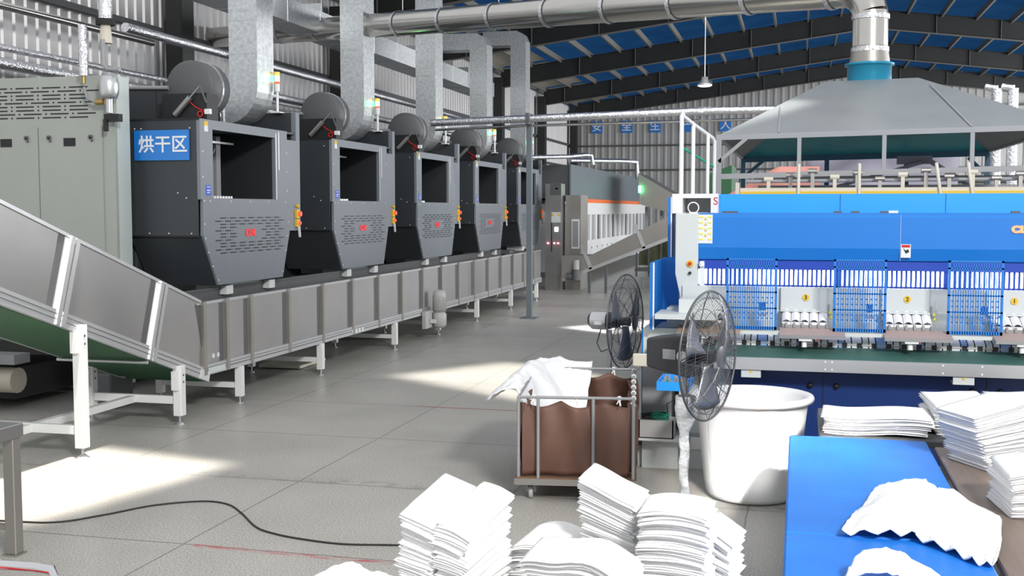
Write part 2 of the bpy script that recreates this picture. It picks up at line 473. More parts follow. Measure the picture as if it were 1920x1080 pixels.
# wall rails (girts)
b = MB('dark_grey')
for z in (1.6, 5.0, 6.3):
    b.box(WX + .04, 12, z, WX + .16, YB - .1, z + .12)
for z in (2.9, 4.8, 6.25, 8.2):
    b.box(WX, YB - .22, z, 19, YB - .05, z + (.1 if z > 3 else .35))
struct('trim_3', b)
ordn = ['nearest to the camera', 'second from the camera', 'third from the camera', 'fourth from the camera', 'next to last before the back wall', 'against the corrugated back wall']
for k, y in enumerate(FY):
    t = Thing('portal_truss', 'dark grey steel portal frame, ' + ordn[k], 'roof frame', (WX, y, 0), group=None)
    for x_, nm in ((WX + .40, 'column'), (18.8, 'column')):
        b = MB('beam'); b.box(x_ - .18, y - .26, 0, x_ + .18, y - .24, BEAM_E + .5); b.box(x_ - .18, y + .24, 0, x_ + .18, y + .26, BEAM_E + .5); b.box(x_ - .012, y - .24, 0, x_ + .012, y + .24, BEAM_E + .5)
        b.box(x_ - .2, y - .25, 0, x_ - .18, y + .25, BEAM_E + .5); b.box(x_ + .18, y - .25, 0, x_ + .2, y + .25, BEAM_E + .5)
        t.part(nm, b)
    b = MB('beam')
    for xe in (WX + .5, 18.7):
        ze = BEAM_R - abs(xe - RIDGE_X) * SL
        p0 = V((RIDGE_X, y, BEAM_R)); p1 = V((xe, y, ze)); d = p1 - p0
        b.obox((p0.x, y - .012, p0.z), d, (0, .024, 0), (0, 0, .78))
        for zz in (0, .76): 
            b.m('beam_edge' if zz == 0 else 'beam'); b.obox((p0.x, y - .12, p0.z + zz), d, (0, .24, 0), (0, 0, .022)); b.m('beam')
        nst = 6
        for i in range(1, nst + 1):
            q = p0 + d * (i / nst * .93); b.m('beam_edge'); b.box(q.x - .012, y - .1, q.z, q.x + .012, y - .012, q.z + .76); b.m('beam')
    t.part('rafter', b)
# fire pipe lines / roof hangers
# slogan signs on back wall
SC = 1.214
for ch, x_, lb in (('安', -11.9, 'blue square wall sign with the first white slogan character, leftmost on the back wall'), ('全', -10.1, 'blue square wall sign with the second slogan character, between two like it'),
               ('生', -8.4, 'blue square wall sign with the third slogan character on the back wall'), ('产', -6.62, 'blue square wall sign partly behind the white handrail'), ('人', -4.3, 'blue square wall sign with a two-stroke character, nearest to the hood')):
    zc = 7.42
    t = Thing('slogan_sign', lb, 'sign', (x_, YB - .2, zc), group='blue slogan signs on the back wall')
    b = MB('sign_blue'); b.box(x_ - .34, YB - .12, zc - .36, x_ + .34, YB - .09, zc + .36); t.part('board', b)
    tx = text_mesh(ch, .62, 'white_text', .004, 1, .006, 'character'); place_text(tx, t.o, (x_, YB - .13, zc), (x_, YB - .2, zc), '-y')

# ================================================================== DRYERS
P = 4.55
DX = -8.0
def make_dryer():
    L0 = (DX - 1.2, 14.16, 0)
    t = Thing('tumble_dryer', 'x', 'dryer', L0, group='grey tumble dryers in a row behind the conveyor')
    y0, y1 = 14.16, 16.9; zt, zf, zb = 3.75, 2.14, 1.43; xb = -9.13
    # front frame with opening (upper)
    b = MB('dryer_grey'); th = .05
    oy0, oy1, oz0, oz1 = 14.51, 16.46, 2.66, 3.62
    zs = 2.64
    b.box(DX - th, y0, zs, DX, oy0, zt); b.box(DX - th, oy1, zs, DX, y1, zt); b.box(DX - th, oy0, oz1, DX, oy1, zt); b.box(DX - th, oy0, zs, DX, oy1, oz0)
    fr = t.part('door_frame', b)
    b = MB('alu'); b.box(DX - .02, oy1 + .01, oz0, DX + .012, oy1 + .035, zt - .06); b.box(DX, y1 - .33, oz1 - .5, DX + .01, y1 - .3, zt - .03); t.part('guide_strip', b, fr)
    # interior
    b = MB('interior'); xi = -9.0
    b.box(xi - .03, oy0, 2.2, xi, oy1, 3.7); b.box(xi, oy0 - .02, 2.2, DX - th, oy0, 3.7); b.box(xi, oy1, 2.2, DX - th, oy1 + .02, 3.7); b.box(xi, oy0, 3.66, DX - th, oy1, 3.7)
    b.box(xi, oy0, 2.55, DX - th - .02, oy1, 2.6)
    t.part('chamber', b)
    b = MB('mid_grey'); b.box(-8.75, 15.85, 2.6, -8.68, 15.98, 3.62); b.m('dark_grey').box(-8.78, 15.2, 2.6, -8.74, 15.85, 3.5)
    b.m('alu').box(-8.6, 15.5, 3.5, -8.57, 16.2, 3.53); b.tube(arc((-8.5, 15.3, 3.5), .2, pi * .95, pi * 1.85, 10, 'yz'), .008, 6)
    b.m('brass').box(-8.58, 15.2, 3.5, -8.54, 15.45, 3.54)
    t.part('pneumatic_fittings', b)
    b = MB('alu')
    for i in range(14): b.cyl((-8.35, 14.56 + i * .085, 2.60), (-8.35, 14.56 + i * .085, 2.70), .028, 8)
    b.box(-8.42, 14.52, 2.60, -8.3, 15.75, 2.66); t.part('roller_strip', b)
    # lower front hopper panel
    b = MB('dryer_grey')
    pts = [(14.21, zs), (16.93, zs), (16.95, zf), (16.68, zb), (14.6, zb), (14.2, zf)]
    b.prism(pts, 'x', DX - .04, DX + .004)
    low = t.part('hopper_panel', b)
    b = MB('black')
    for r_ in range(12):
        z = 2.38 - r_ * .0455; offs = .17 if r_ in (1, 4, 7, 10) else 0
        n = 8 if offs else 7
        for k in range(n):
            yy = 14.68 + k * .285 - (.14 if offs else 0)
            if 3 <= r_ <= 7 and 15.12 < yy + .1 < 16.0: continue
            b.box(DX, yy, z - .008, DX + .007, yy + .17, z + .008)
            b.box(DX, yy + .21, z - .006, DX + .007, yy + .225, z + .006)
    t.part('vent_slots', b, low)
    tx = text_mesh('CLM', .135, 'red_logo', .004, 1.15, .006, 'logo'); place_text(tx, low, (DX + .012, 15.58, 2.155), L0, '+x')
    # rivets
    b = MB('white_paint')
    for yy, zz in [(14.24, 2.62), (14.4, 2.62), (15.0, 2.62), (15.6, 2.62), (16.2, 2.62), (16.8, 2.62), (14.22, 3.3), (14.22, 2.95), (16.86, 3.4), (16.86, 3.1), (16.86, 2.8), (14.26, 2.1), (14.34, 1.9), (14.45, 1.7), (14.6, 1.5), (16.86, 2.08), (16.8, 1.85), (16.68, 1.52), (14.24, 2.3), (16.9, 2.3)]:
        b.cyl((DX, yy, zz), (DX + .012, yy, zz), .011, 6)
    t.part('rivets', b, fr)
    # body sides
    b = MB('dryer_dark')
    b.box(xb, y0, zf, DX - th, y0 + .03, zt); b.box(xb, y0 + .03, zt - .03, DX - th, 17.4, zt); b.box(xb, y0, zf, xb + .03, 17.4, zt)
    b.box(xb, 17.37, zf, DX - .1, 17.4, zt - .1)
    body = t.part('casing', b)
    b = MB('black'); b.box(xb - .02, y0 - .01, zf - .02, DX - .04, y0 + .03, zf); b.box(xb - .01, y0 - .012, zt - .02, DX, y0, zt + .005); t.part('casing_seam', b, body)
    b = MB('white_paint')
    for xx, zz in [(-9.0, 3.62), (-8.9, 3.62), (-8.15, 3.62), (-8.35, 2.73), (-8.22, 2.66), (-8.5, 2.17), (-8.15, 2.17), (-8.8, 2.17)]:
        b.cyl((xx, y0 - .008, zz), (xx, y0, zz), .010, 6)
    t.part('rivets', b, body)
    # lower tapered hopper
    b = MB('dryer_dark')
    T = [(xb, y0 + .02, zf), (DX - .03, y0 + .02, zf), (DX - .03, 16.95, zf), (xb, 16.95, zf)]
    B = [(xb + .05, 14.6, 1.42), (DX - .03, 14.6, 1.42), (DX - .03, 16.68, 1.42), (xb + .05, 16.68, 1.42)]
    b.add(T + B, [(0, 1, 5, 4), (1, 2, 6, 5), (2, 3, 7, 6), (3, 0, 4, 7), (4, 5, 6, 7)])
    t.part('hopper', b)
    # second narrow panel
    b = MB('dryer_grey'); b.box(DX - .12, 16.9, 2.16, DX - .02, 17.42, 3.58); sp_ = t.part('service_panel', b)
    b = MB('dryer_grey'); b.box(DX - .07, 16.78, 3.58, DX - .02, 17.42, 3.62); b.box(DX - .12, 17.28, 3.55, DX - .02, 17.42, 4.08); b.m('dryer_dark').box(DX - 1.3, 17.26, 3.6, DX - .1, 17.36, 4.08); b.box(DX - .25, 17.36, 3.7, DX - .12, 17.42, 4.05); t.part('upper_housing', b)
    b = MB('yellow'); b.box(DX - .02, 17.2, 2.36, DX + .02, 17.3, 2.50); b.box(DX - .02, 17.2, 2.22, DX + .02, 17.3, 2.34)
    b.m('yellow').cyl((DX - .02, 17.25, 2.56), (DX + .03, 17.25, 2.56), .028, 8); b.m('red_lamp').cyl((DX, 17.28, 2.43), (DX + .06, 17.28, 2.43), .042, 10); b.cyl((DX, 17.28, 2.28), (DX + .05, 17.28, 2.28), .03, 10)
    b.m('white_paint').bar((DX + .02, 17.27, 2.22), (DX + .02, 17.3, 2.05), .03)
    t.part('emergency_stop', b, sp_, label='yellow box with red emergency stop knobs')
    b = MB('yellow'); b.box(DX, 14.28, 3.66, DX + .006, 14.38, 3.72); b.m('label_white').box(DX, 14.28, 3.58, DX + .006, 14.38, 3.66); t.part('warning_sticker', b, fr)
    b = MB('label_blue'); b.box(DX, 14.3, 2.70, DX + .006, 14.44, 2.84); b.m('label_white').box(DX + .006, 14.32, 2.76, DX + .008, 14.42, 2.775); b.box(DX + .006, 14.32, 2.73, DX + .008, 14.40, 2.742); b.box(DX + .006, 14.32, 2.81, DX + .008, 14.42, 2.82); t.part('sticker', b, fr, label='blue and white sticker')
    # rear body, burner box and blower housing
    b = MB('dryer_dark'); b.box(-11.2, 14.35, .25, xb, 17.1, 3.75); t.part('drum_housing', b, bev=.03)
    b = MB('dryer_dark'); b.box(-11.1, 14.75, 3.75, -8.78, 15.6, 4.28); b.m('black').box(-9.02, 14.74, 3.76, -9.01, 14.75, 4.27); b.m('mid_grey').tube([(-11.0, 14.72, 4.30), (-8.8, 14.72, 4.24)], .03, 8); t.part('burner_box', b, bev=.015)
    b = MB('black'); b.box(-8.72, 14.42, 3.76, -8.03, 14.74, 4.12); b.m('dryer_dark').box(-9.3, 14.95, 3.76, -9.1, 17.1, 4.2); bx = t.part('blower_base', b)
    b = MB('dark_grey')
    # scroll housing: drum seen from the side
    prof = [(0, -.26), (.34, -.26), (.39, -.22), (.39, .22), (.34, .26), (0, .26)]
    b.lathe(prof, (-8.48, 15.0, 4.24), 28, True, 'y'); b.m('alu').lathe([(.39, -.02), (.405, -.02), (.405, .02), (.39, .02)], (-8.48, 15.0, 4.24), 28, False, 'y')
    t.part('blower_housing', b)
    b = MB('stainless'); p0, p1 = V((-8.50, 14.38, 3.82)), V((-8.26, 14.38, 4.06)); b.tube([p0, p1], .045, 10); b.tube([p1, p1 + (p1 - p0) * .65], .014, 8); b.m('dark_grey').bar(p1 + (p1 - p0) * .65, (-8.02, 14.4, 3.98), .05, .02)
    b.m('white_paint').cbox(-8.0, 14.4, 3.86, .08, .06, .07); b.m('red').tube([(-8.3, 14.4, 4.02), (-8.2, 14.4, 3.93), (-8.05, 14.4, 3.86)], .01, 6); b.lathe([(.03, -.01), (.045, -.01), (.045, .01), (.03, .01)], (-8.12, 14.4, 3.83), 12, False, 'y')
    t.part('damper_actuator', b, label='steel air cylinder with red hoses')
    # feet
    b = MB('white_paint')
    for yy in (15.05, 16.42): b.box(-8.55, yy - .10, 1.27, -8.06, yy + .10, 1.40)
    t.parts('support_foot', b)
    b = MB('cab_white'); b.box(-9.1, 15.2, 1.30, -8.2, 16.35, 1.42); t.part('support_beam', b)
    b = MB('dark_grey'); b.box(-8.9, 14.3, 1.2, -8.3, 17.3, 1.3); b.box(-8.85, 14.5, 0, -8.7, 14.65, 1.2); b.box(-8.85, 17.0, 0, -8.7, 17.15, 1.2); t.part('base_frame', b)
    # signal tower
    b = MB('white_paint'); b.cyl((-8.3, 17.2, 4.08), (-8.3, 17.2, 4.42), .022, 8); b.box(-8.38, 17.12, 4.07, -8.22, 17.28, 4.09); st = t.part('signal_light', b)
    z = 4.42
    for mt, h in (('white_paint', .12), ('red_lamp', .045), ('green_lamp', .09), ('amber_lamp', .06)):
        bb = MB(mt); bb.cyl((-8.3, 17.2, z), (-8.3, 17.2, z + h), .042, 12); t.part({'white_paint': 'lamp_base', 'red_lamp': 'red_lamp', 'green_lamp': 'green_lamp', 'amber_lamp': 'amber_lamp'}[mt], bb, st); z += h
    return t.o
d0 = make_dryer()
dl = ['dark grey tumble dryer with the blue sign on its side, nearest to the camera', 'dark grey tumble dryer, second from the blue sign', 'dark grey tumble dryer, middle one of the five', 'dark grey tumble dryer, fourth from the blue sign', 'dark grey tumble dryer at the far end of the row, partly behind the steel post']
for k in range(5):
    if k == 0: d0['label'] = dl[0]
    else: copy_tree(d0, V(d0.location) + V((0, P * k, 0)), dl[k])

# exhaust ducts
def make_duct(zt=9.4, dy=0.0):
    L0 = (-8.6, 16.95, 3.8)
    t = Thing('exhaust_duct', 'x', 'duct', L0, group='square galvanised ducts above the dryers')
    xl, xr, ya, yb = -8.86, -8.37, 16.64, 17.22; ze = 4.46
    seg = .52; z = ze; k = 0; b = MB('galv')
    while z < zt - .1:
        z2 = min(z + seg, zt); b.box(xl, ya, z, xr, yb, z2)
        b.m('alu'); b.box(xl - .006, ya - .006, z2 - .012, xr + .006, yb + .006, z2); b.m('galv'); z = z2
    t.part('shaft', b)
    if zt < 9:
        b = MB('galv'); b.prism([(xr, zt), (xr - .1, zt + .22), (xr - .3, zt + .32), (xl - .9, zt + .32), (xl - .9, zt - .12), (xl, zt - .12), (xl, zt)], 'y', ya, yb); t.part('top_bend', b)
    b = MB('galv'); n = 10
    pi_ = V((xl - .1, 0, ze)); out = []; inn = []
    # elbow turning toward the dryer (towards -x)
    ri, ro = .10, .60
    for i in range(n + 1):
        a = -pi / 2 * i / n
        out.append((xl - ri + (ri + .49) * cos(a), ze + ro * sin(a))); inn.append((xl - ri + ri * cos(a), ze + ri * sin(a)))
    vs = []; fs = []
    for i in range(n + 1):
        for (px_, pz_) in (inn[i], out[i]):
            vs.append((px_, ya, pz_)); vs.append((px_, yb, pz_))
    for i in range(n):
        a = 4 * i; c = 4 * (i + 1)
        fs += [(a, a + 2, c + 2, c), (a + 1, c + 1, c + 3, a + 3), (a, c, c + 1, a + 1), (a + 2, a + 3, c + 3, c + 2)]
    b.add(vs, fs, False)
    t.part('elbow', b)
    b = MB('foil'); zx = xl - ri
    b.box(zx - .06, ya - .03, ze - ro - .02, zx, yb + .03, ze - ri + .02); t.part('flange', b, label='shiny white flange tape')
    b = MB('dryer_dark'); b.box(zx - .3, ya + .02, ze - ro - .04, zx - .06, yb - .02, ze - ri); t.part('outlet_collar', b)
    return t.o
du = make_duct()
ul = ['square galvanised exhaust duct above the nearest dryer, leftmost of the five', 'square galvanised exhaust duct, second from the left', 'square galvanised exhaust duct passing behind the big round pipe, third from the left', 'square galvanised exhaust duct ending below the round pipe, fourth from the left', 'square galvanised exhaust duct with bent top beside the dark rafters, rightmost of the five']
for k in range(5):
    if k == 0: du['label'] = ul[0]
    elif k > 2:
        d_ = make_duct(7.0 if k == 3 else 7.75); d_['label'] = ul[k]; d_.location = V(du.location) + V((0, P * k, 0))
    else: copy_tree(du, V(du.location) + V((0, P * k, 0)), ul[k])

# horizontal trunk duct behind the shafts
t = Thing('trunk_duct', 'long galvanised rectangular duct joining the tops of the square ducts', 'duct', (-10.0, 17, 6.2))
b = MB('galv')
b.box(-10.4, 17.0, 6.15, -9.7, 36, 6.6)
t.part('duct_run', b)
b = MB('alu')
for k in range(12): b.box(-10.41, 17.5 + k * 1.55, 6.14, -9.69, 17.54 + k * 1.55, 6.76)
t.parts('joint_band', b)

# blue sign on dryer 1
L0 = (-8.58, 14.12, 3.4)
t = Thing('area_sign', 'blue sign with three white Chinese characters on the dark side of the nearest dryer', 'sign', L0)
b = MB('sign_blue'); b.box(-8.99, 14.125, 3.18, -8.15, 14.15, 3.595); b.m('blue').box(-8.99, 14.12, 3.18, -8.90, 14.126, 3.595); t.part('board', b)
for i, ch in enumerate('烘干区'):
    tx = text_mesh(ch, .25, 'white_text', .003, 1, .004, 'character'); place_text(tx, t.o, (-8.80 + i * .255, 14.118, 3.385), L0, '-y')

# tall green-grey cabinet at left
L0 = (-11.0, 13.6, 0)
t = Thing('machine_cabinet', 'tall pale green-grey machine cabinet with slotted top and three doors', 'cabinet', L0)
CY = 13.6
b = MB('cab_green'); b.box(-13.2, CY, .1, -8.95, CY + .06, 4.3); b.box(-13.2, CY + .06, .1, -9.2, CY + .3, 4.28)
cb = t.part('casing', b)
b = MB('cab_white'); b.box(-8.99, CY + .06, .1, -8.95, CY + .36, 4.3); b.m('pale_grey').box(-9.05, CY + .36, .1, -9.16, CY + .5, 3.6); t.part('end_strip', b)
b = MB('black')
for r_ in range(9):
    z = 4.155 - r_ * .0505; o_ = .24 if r_ in (1, 4, 7) else 0
    for k in range(10):
        xx = -9.35 - .42 * k + (o_ if o_ else 0) - (.12 if r_ == 7 else 0)
        b.box(xx - .28, CY - .006, z - .008, xx, CY, z + .008); b.box(xx - .36, CY - .006, z - .01, xx - .34, CY, z + .01)
t.part('vent_slots', b)
for k in range(4):
    x1 = -9.13 - k * 1.0; x0 = x1 - .985
    b = MB('cab_green'); b.box(x0, CY - .018, .25, x1, CY - .002, 3.62); d_ = t.part('door', b)
    b = MB('black'); b.box((x0 + x1) / 2 - .10, CY - .026, 3.36, (x0 + x1) / 2 + .08, CY - .016, 3.47); t.part('handle', b, d_, label='black recessed handle')
    b = MB('dark_grey')
    for xx in (x0 + .17, x1 - .17): b.cyl((xx, CY - .05, 3.48), (xx, CY - .01, 3.48), .028, 10); b.bar((xx, CY - .04, 3.48), (xx + .03, CY - .04, 3.42), .02)
    t.part('latch', b, d_)
# steam valve and tank at the cabinet's corner
L0 = (-9.2, 13.5, 4.0)
t = Thing('steam_valve', 'grey steam trap with brass fittings at the top corner of the pale cabinet', 'valve', L0)
b = MB('alu'); b.lathe([(0, -.16), (.10, -.15), (.125, -.08), (.13, .05), (.11, .13), (.06, .17), (0, .18)], (-8.92, 13.45, 4.12), 20); b.cyl((-8.92, 13.45, 3.78), (-8.92, 13.45, 3.97), .05, 10); t.part('trap_body', b)
b = MB('mid_grey'); b.tube([(-9.0, 13.45, 4.75), (-9.0, 13.45, 4.42), (-8.93, 13.45, 4.36), (-8.75, 13.45, 4.35)], .032, 8); b.tube([(-8.92, 13.45, 4.30), (-8.92, 13.45, 4.24)], .09, 12); b.tube([(-9.3, 13.45, 4.13), (-9.25, 13.45, 3.98), (-9.1, 13.45, 3.92)], .02, 8); b.m('black').cbox(-8.9, 13.5, 3.72, .22, .1, .1); b.cbox(-8.98, 13.45, 3.62, .05, .05, .16); t.part('pipework', b)
b = MB('brass'); b.cyl((-9.12, 13.45, 3.93), (-9.0, 13.45, 3.93), .04, 8); b.cyl((-9.3, 13.45, 4.18), (-9.3, 13.45, 4.3), .025, 8); t.part('brass_coupling', b)
b = MB('foil'); b.cyl((-9.3, 13.45, 4.28), (-9.3, 13.45, 4.95), .06, 10); b.cyl((-9.05, 13.6, 5.0), (-9.05, 13.6, 5.9), .09, 10); t.part('insulated_pipe', b)
b = MB('ivory'); b.cyl((-9.05, 13.6, 4.72), (-9.05, 13.6, 5.0), .09, 12, .06); b.m('rubber').cyl((-9.05, 13.6, 4.96), (-9.05, 13.6, 5.04), .125, 14); t.part('valve_bonnet', b)

# overhead pipes along left wall
b = MB('foil'); b.tube([(-12.6, 12.2, 5.12), (-12.6, 32, 5.15)], .06, 10)
single('steam_pipe', b, 'thinner upper foil-wrapped pipe of the two running above the pale cabinet', 'pipe', loc=(-12.6, 12.2, 5.1))
b = MB('foil'); b.tube([(-12.6, 12.2, 4.86), (-12.6, 32, 4.9)], .10, 12)
single('steam_pipe', b, 'thicker lower foil-wrapped pipe of the two running above the pale cabinet', 'pipe', loc=(-12.6, 12.2, 4.9))
b = MB('foil'); b.tube([(-10.3, 16, 5.35), (-10.3, 36, 5.35)], .075, 10)
single('steam_pipe', b, 'foil-wrapped pipe passing behind the square ducts below the round pipe', 'pipe', loc=(-10.3, 16, 5.35))
b = MB('foil'); b.tube([(-9.6, 17.8, 4.62), (-9.6, 38, 4.62)], .07, 10)
single('steam_pipe', b, 'lowest foil-wrapped pipe just above the dryer blowers', 'pipe', loc=(-9.6, 17.8, 4.62))
b = MB('pipe_steel'); b.tube([(-12.9, 12.2, 5.86), (-12.9, 21, 5.9)], .07, 12)
single('wall_pipe', b, 'thin bare steel pipe high on the left wall at the frame top', 'pipe', loc=(-12.9, 12.2, 5.86))

# ================================================================== BIG ROUND PIPE + HOOD
HX, HY = .87, 16.1
t = Thing('exhaust_pipe', 'big shiny round steel exhaust pipe crossing the hall and bending down to the hood', 'pipe', (HX, HY, 4.6))
rp = .232
p_start = V((HX, HY, 0)); dirv = V((-.855, .505, 0)).normalized(); zc = 5.47; Rb = .42
pts = [(HX, HY, 4.62), (HX, HY, zc - Rb)]
for i in range(1, 9):
    a = pi / 2 * i / 9; q = p_start + dirv * (Rb * (1 - cos(a))); pts.append((q.x, q.y, zc - Rb + Rb * sin(a)))
q0 = p_start + dirv * Rb; q1 = p_start + dirv * 17.0
pts += [(q0.x, q0.y, zc), (q1.x, q1.y, zc + 1.10)]
b = MB('pipe_steel'); b.tube(pts[2:-1] + [pts[-1]], rp, 32); b.tube(pts[:3], rp, 32); t.part('pipe_run', b)
b = MB('foil')
for k in range(11):
    s_ = Rb + .12 + k * 1.32; c0 = p_start + dirv * s_; zz = zc + 1.1 * (s_ - Rb) / (17 - Rb); c1 = c0 + dirv * .07
    b.tube([(c0.x, c0.y, zz), (c1.x, c1.y, zz)], rp + .018, 32, False)
b.tube([(HX, HY, 5.03), (HX, HY, 5.09)], rp + .015, 32, False); b.tube([(HX, HY, 4.60), (HX, HY, 4.66)], rp + .015, 32, False)
t.parts('joint_band', b)
b = MB('stainless_dull'); b.lathe([(rp + .04, 0), (rp, .28)], (HX, HY, 4.40), 32); t.part('reducer', b)
b = MB('alu')
for k in range(6):
    s_ = 1.8 + k * 2.64; c0 = p_start + dirv * s_; b.cyl((c0.x, c0.y, zc + .25 + 1.1 * (s_ - Rb) / (17 - Rb)), (c0.x, c0.y, roof_z(c0.x) if c0.y > 22 else 9.8), .008, 6)
t.parts('hanger_rod', b)

t = Thing('extraction_hood', 'large grey sheet metal extraction hood on a frame above the blue machine', 'hood', (.9, 16.1, 0))
x0, x1, ya, yb, zh0, zh1, zt = -.92, 2.80, 13.4, 18.8, 3.36, 3.42, 4.19
tx0, tx1, ty0, ty1 = .30, 1.46, 15.75, 16.45
A = [(x0, ya, zh0), (x1, ya, zh1), (x1, yb, zh1), (x0, yb, zh0)]; Bq = [(tx0, ty0, zt), (tx1, ty0, zt + .02), (tx1, ty1, zt + .02), (tx0, ty1, zt)]
b = MB('hood'); b.add(A + Bq, [(0, 1, 5, 4), (1, 2, 6, 5), (2, 3, 7, 6), (3, 0, 4, 7), (4, 5, 6, 7)])
cn = t.part('canopy', b)
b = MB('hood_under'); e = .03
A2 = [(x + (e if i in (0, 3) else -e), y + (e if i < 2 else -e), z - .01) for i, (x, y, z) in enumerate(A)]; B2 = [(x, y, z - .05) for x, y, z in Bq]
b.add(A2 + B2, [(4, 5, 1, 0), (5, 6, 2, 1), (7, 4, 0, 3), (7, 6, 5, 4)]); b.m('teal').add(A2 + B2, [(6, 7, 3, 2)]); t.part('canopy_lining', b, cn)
b = MB('alu'); 
sl = (zt - zh0) / (ty0 - ya)
b.obox((-.26, ya, zh0 + .018), (.02, 0, 0), (0, 1.15, sl * 1.15), (0, -.004, .006)); b.obox((1.80, ya, zh0 + .05), (.02, 0, 0), (-.25, 1.9, sl * 1.9), (0, -.004, .006))
t.part('sheet_seam', b, cn)
b = MB('cyan'); b.lathe([(.285, 0), (.285, .30), (.32, .30), (.32, .33), (.25, .33)], (HX, HY, 4.12), 32); t.part('collar', b, label='bright blue round collar')
b = MB('mid_grey')
b.bar((x0, ya, zh0 - .03), (x1, ya, zh1 - .03), .05, .06); b.bar((x0, ya, 2.88), (x1, ya, 2.96), .05, .06)
b.bar((x0, ya, 0), (x0, ya, zh0), .06); b.bar((x1, ya, 0), (x1, ya, zh1), .06)
for xx in (-.02, .90, 1.82): b.bar((xx, ya, 2.90), (xx, ya, 3.38), .045)
b.bar((x0, ya - .01, 3.05), (x0 + .34, ya - .01, 3.34), .04)
b.bar((x0, ya, zh0 - .02), (x0, yb, zh0 - .02), .05); b.bar((x1, ya, zh1 - .02), (x1, yb, zh1 - .02), .05)
t.part('front_frame', b)
b = MB('blue_dark_frame')
for xx in (x0 + .02, .4, 1.6, x1 - .02): b.bar((xx, yb, 0), (xx, yb, zh0), .07)
b.bar((x0, yb, zh0 - .05), (x1, yb, zh1 - .05), .06, .10); b.bar((x0, yb - .02, 3.0), (x0 + .38, yb - .02, 3.32), .05); b.bar((x1, yb - .02, 3.0), (x1 - .3, yb - .02, 3.3), .05)
t.part('rear_frame', b)

# ironer behind the folder
t = Thing('flatwork_ironer', 'long ironing machine with bare rollers and yellow rail behind the blue folding machine', 'ironer', (.9, 15.2, 0))
b = MB('pale_grey'); b.box(-.85, 13.1, .1, 3.9, 17.6, 2.45); t.part('casing', b)
b = MB('ivory'); b.box(-.65, 12.95, 2.66, 3.9, 13.02, 2.74); b.m('yellow').box(-.65, 12.93, 2.67, 3.9, 12.95, 2.70); b.m('ivory').box(-.7, 12.92, 2.45, -.66, 12.96, 2.80)
t.part('top_rail', b)
b = MB('mid_grey'); b.tube([(-.6, 13.3, 2.82), (3.9, 13.3, 2.84)], .02, 8); b.tube([(-.6, 15.3, 2.9), (3.9, 15.3, 2.9)], .03, 8); b.box(-.6, 17.0, 2.45, 3.9, 17.1, 2.85); t.part('roller', b)
for k in range(18):
    xx = -.35 + k * .24; b = MB('stainless_dull' if k % 3 else 'ivory'); h = .06 + (k * 7 % 5) * .022
    b.box(xx - .02, 13.2, 2.45, xx + .02, 13.24, 2.78 + h); b.cyl((xx - .05, 13.22, 2.78 + h), (xx + .05, 13.22, 2.78 + h), .03, 8); t.part('guide_post', b)
b = MB('ivory')
for xx, dx in ((-.02, .0), (.62, 0), (1.46, -.05), (1.78, -.05), (2.6, .06)): b.tube([(xx, 12.9, 2.6), (xx + dx, 13.0, 3.0)], .018, 8)
t.parts('lever', b)
b = MB('lilac'); b.bar((.2, 18.0, 2.75), (1.75, 18.0, 3.2), .1, .05); b.bar((1.85, 17.9, 3.22), (2.5, 17.4, 2.75), .1, .05); b.box(1.4, 18, 3.18, 1.9, 18.1, 3.3); t.part('loading_arm', b)
# cloths hung far behind
b = MB('salmon'); b.grid(lambda u, v: (-1.6 + u * 2.0, 26.0 + .1 * sin(9 * u), 2.2 + v * (1.25 * min(1, .5 + .9 * u))), 14, 6)
b.m('lilac').grid(lambda u, v: (.1 + u * 3.2, 26.4 + .12 * sin(11 * u), 2.2 + v * 1.75), 20, 6)
o = single('hanging_cloth', b, 'pink and lilac cloths hanging far behind the blue machine under the hood', 'cloth', loc=(1, 26, 2.2), fix=False); solid(o, .01)
b = MB('dark_grey'); b.box(1.6, 27.4, .0, 6.5, 28.6, 3.1); b.m('mid_grey').box(1.6, 27.3, 2.2, 3.4, 27.4, 3.0)
for k in range(7): b.m('olive').lathe([(0, .12), (.3, .1), (.42, 0), (.3, -.02)], (1.9 + k * .65, 27.9, 3.12), 12)
single('storage_rack', b, 'dark rack topped with grey bundles far behind the hood', 'rack', loc=(4, 28, 0))
for xx, lb in ((3.68, 'left of the two shiny vertical foil-wrapped pipes at the right edge'), (3.98, 'right of the two shiny vertical foil-wrapped pipes at the right edge')):
    b = MB('foil'); b.tube([(xx + .02, 24, 0), (xx + .02, 24, 2.9), (xx, 24, 3.9), (xx, 24, 4.85)], .095, 12); b.tube([(xx, 24, 4.85), (xx - .18, 24.1, 4.9)], .07, 10)
    single('vertical_pipe', b, lb, 'pipe', loc=(xx, 24, 0))
# crosswise foil pipe
t = Thing('insulated_pipe', 'long foil-wrapped pipe crossing the hall in front of the back wall', 'pipe', (-6.1, 25.4, 4.5))
b = MB('foil'); b.tube([(-8.3, 25.2, 4.50), (-6.1, 25.3, 4.56), (-1.8, 25.4, 4.66), (2.8, 25.5, 4.66)], .085, 12); t.part('pipe_run', b)
b = MB('pipe_steel'); b.tube([(-8.3, 25.5, 4.36), (-6.1, 25.55, 4.42), (2.8, 25.75, 4.52)], .03, 8); b.m('dark_grey').box(-6.05, 25.15, 4.42, -5.97, 25.65, 4.68); t.part('companion_pipe', b)
b = MB('steel_post'); b.box(-6.07, 25.33, 0, -5.95, 25.47, 4.45); b.box(-6.2, 25.2, 0, -5.82, 25.6, .02)
single('support_post', b, 'slim dark grey square steel post standing alone on the floor by the conveyor', 'post', loc=(-6.01, 25.4, 0))
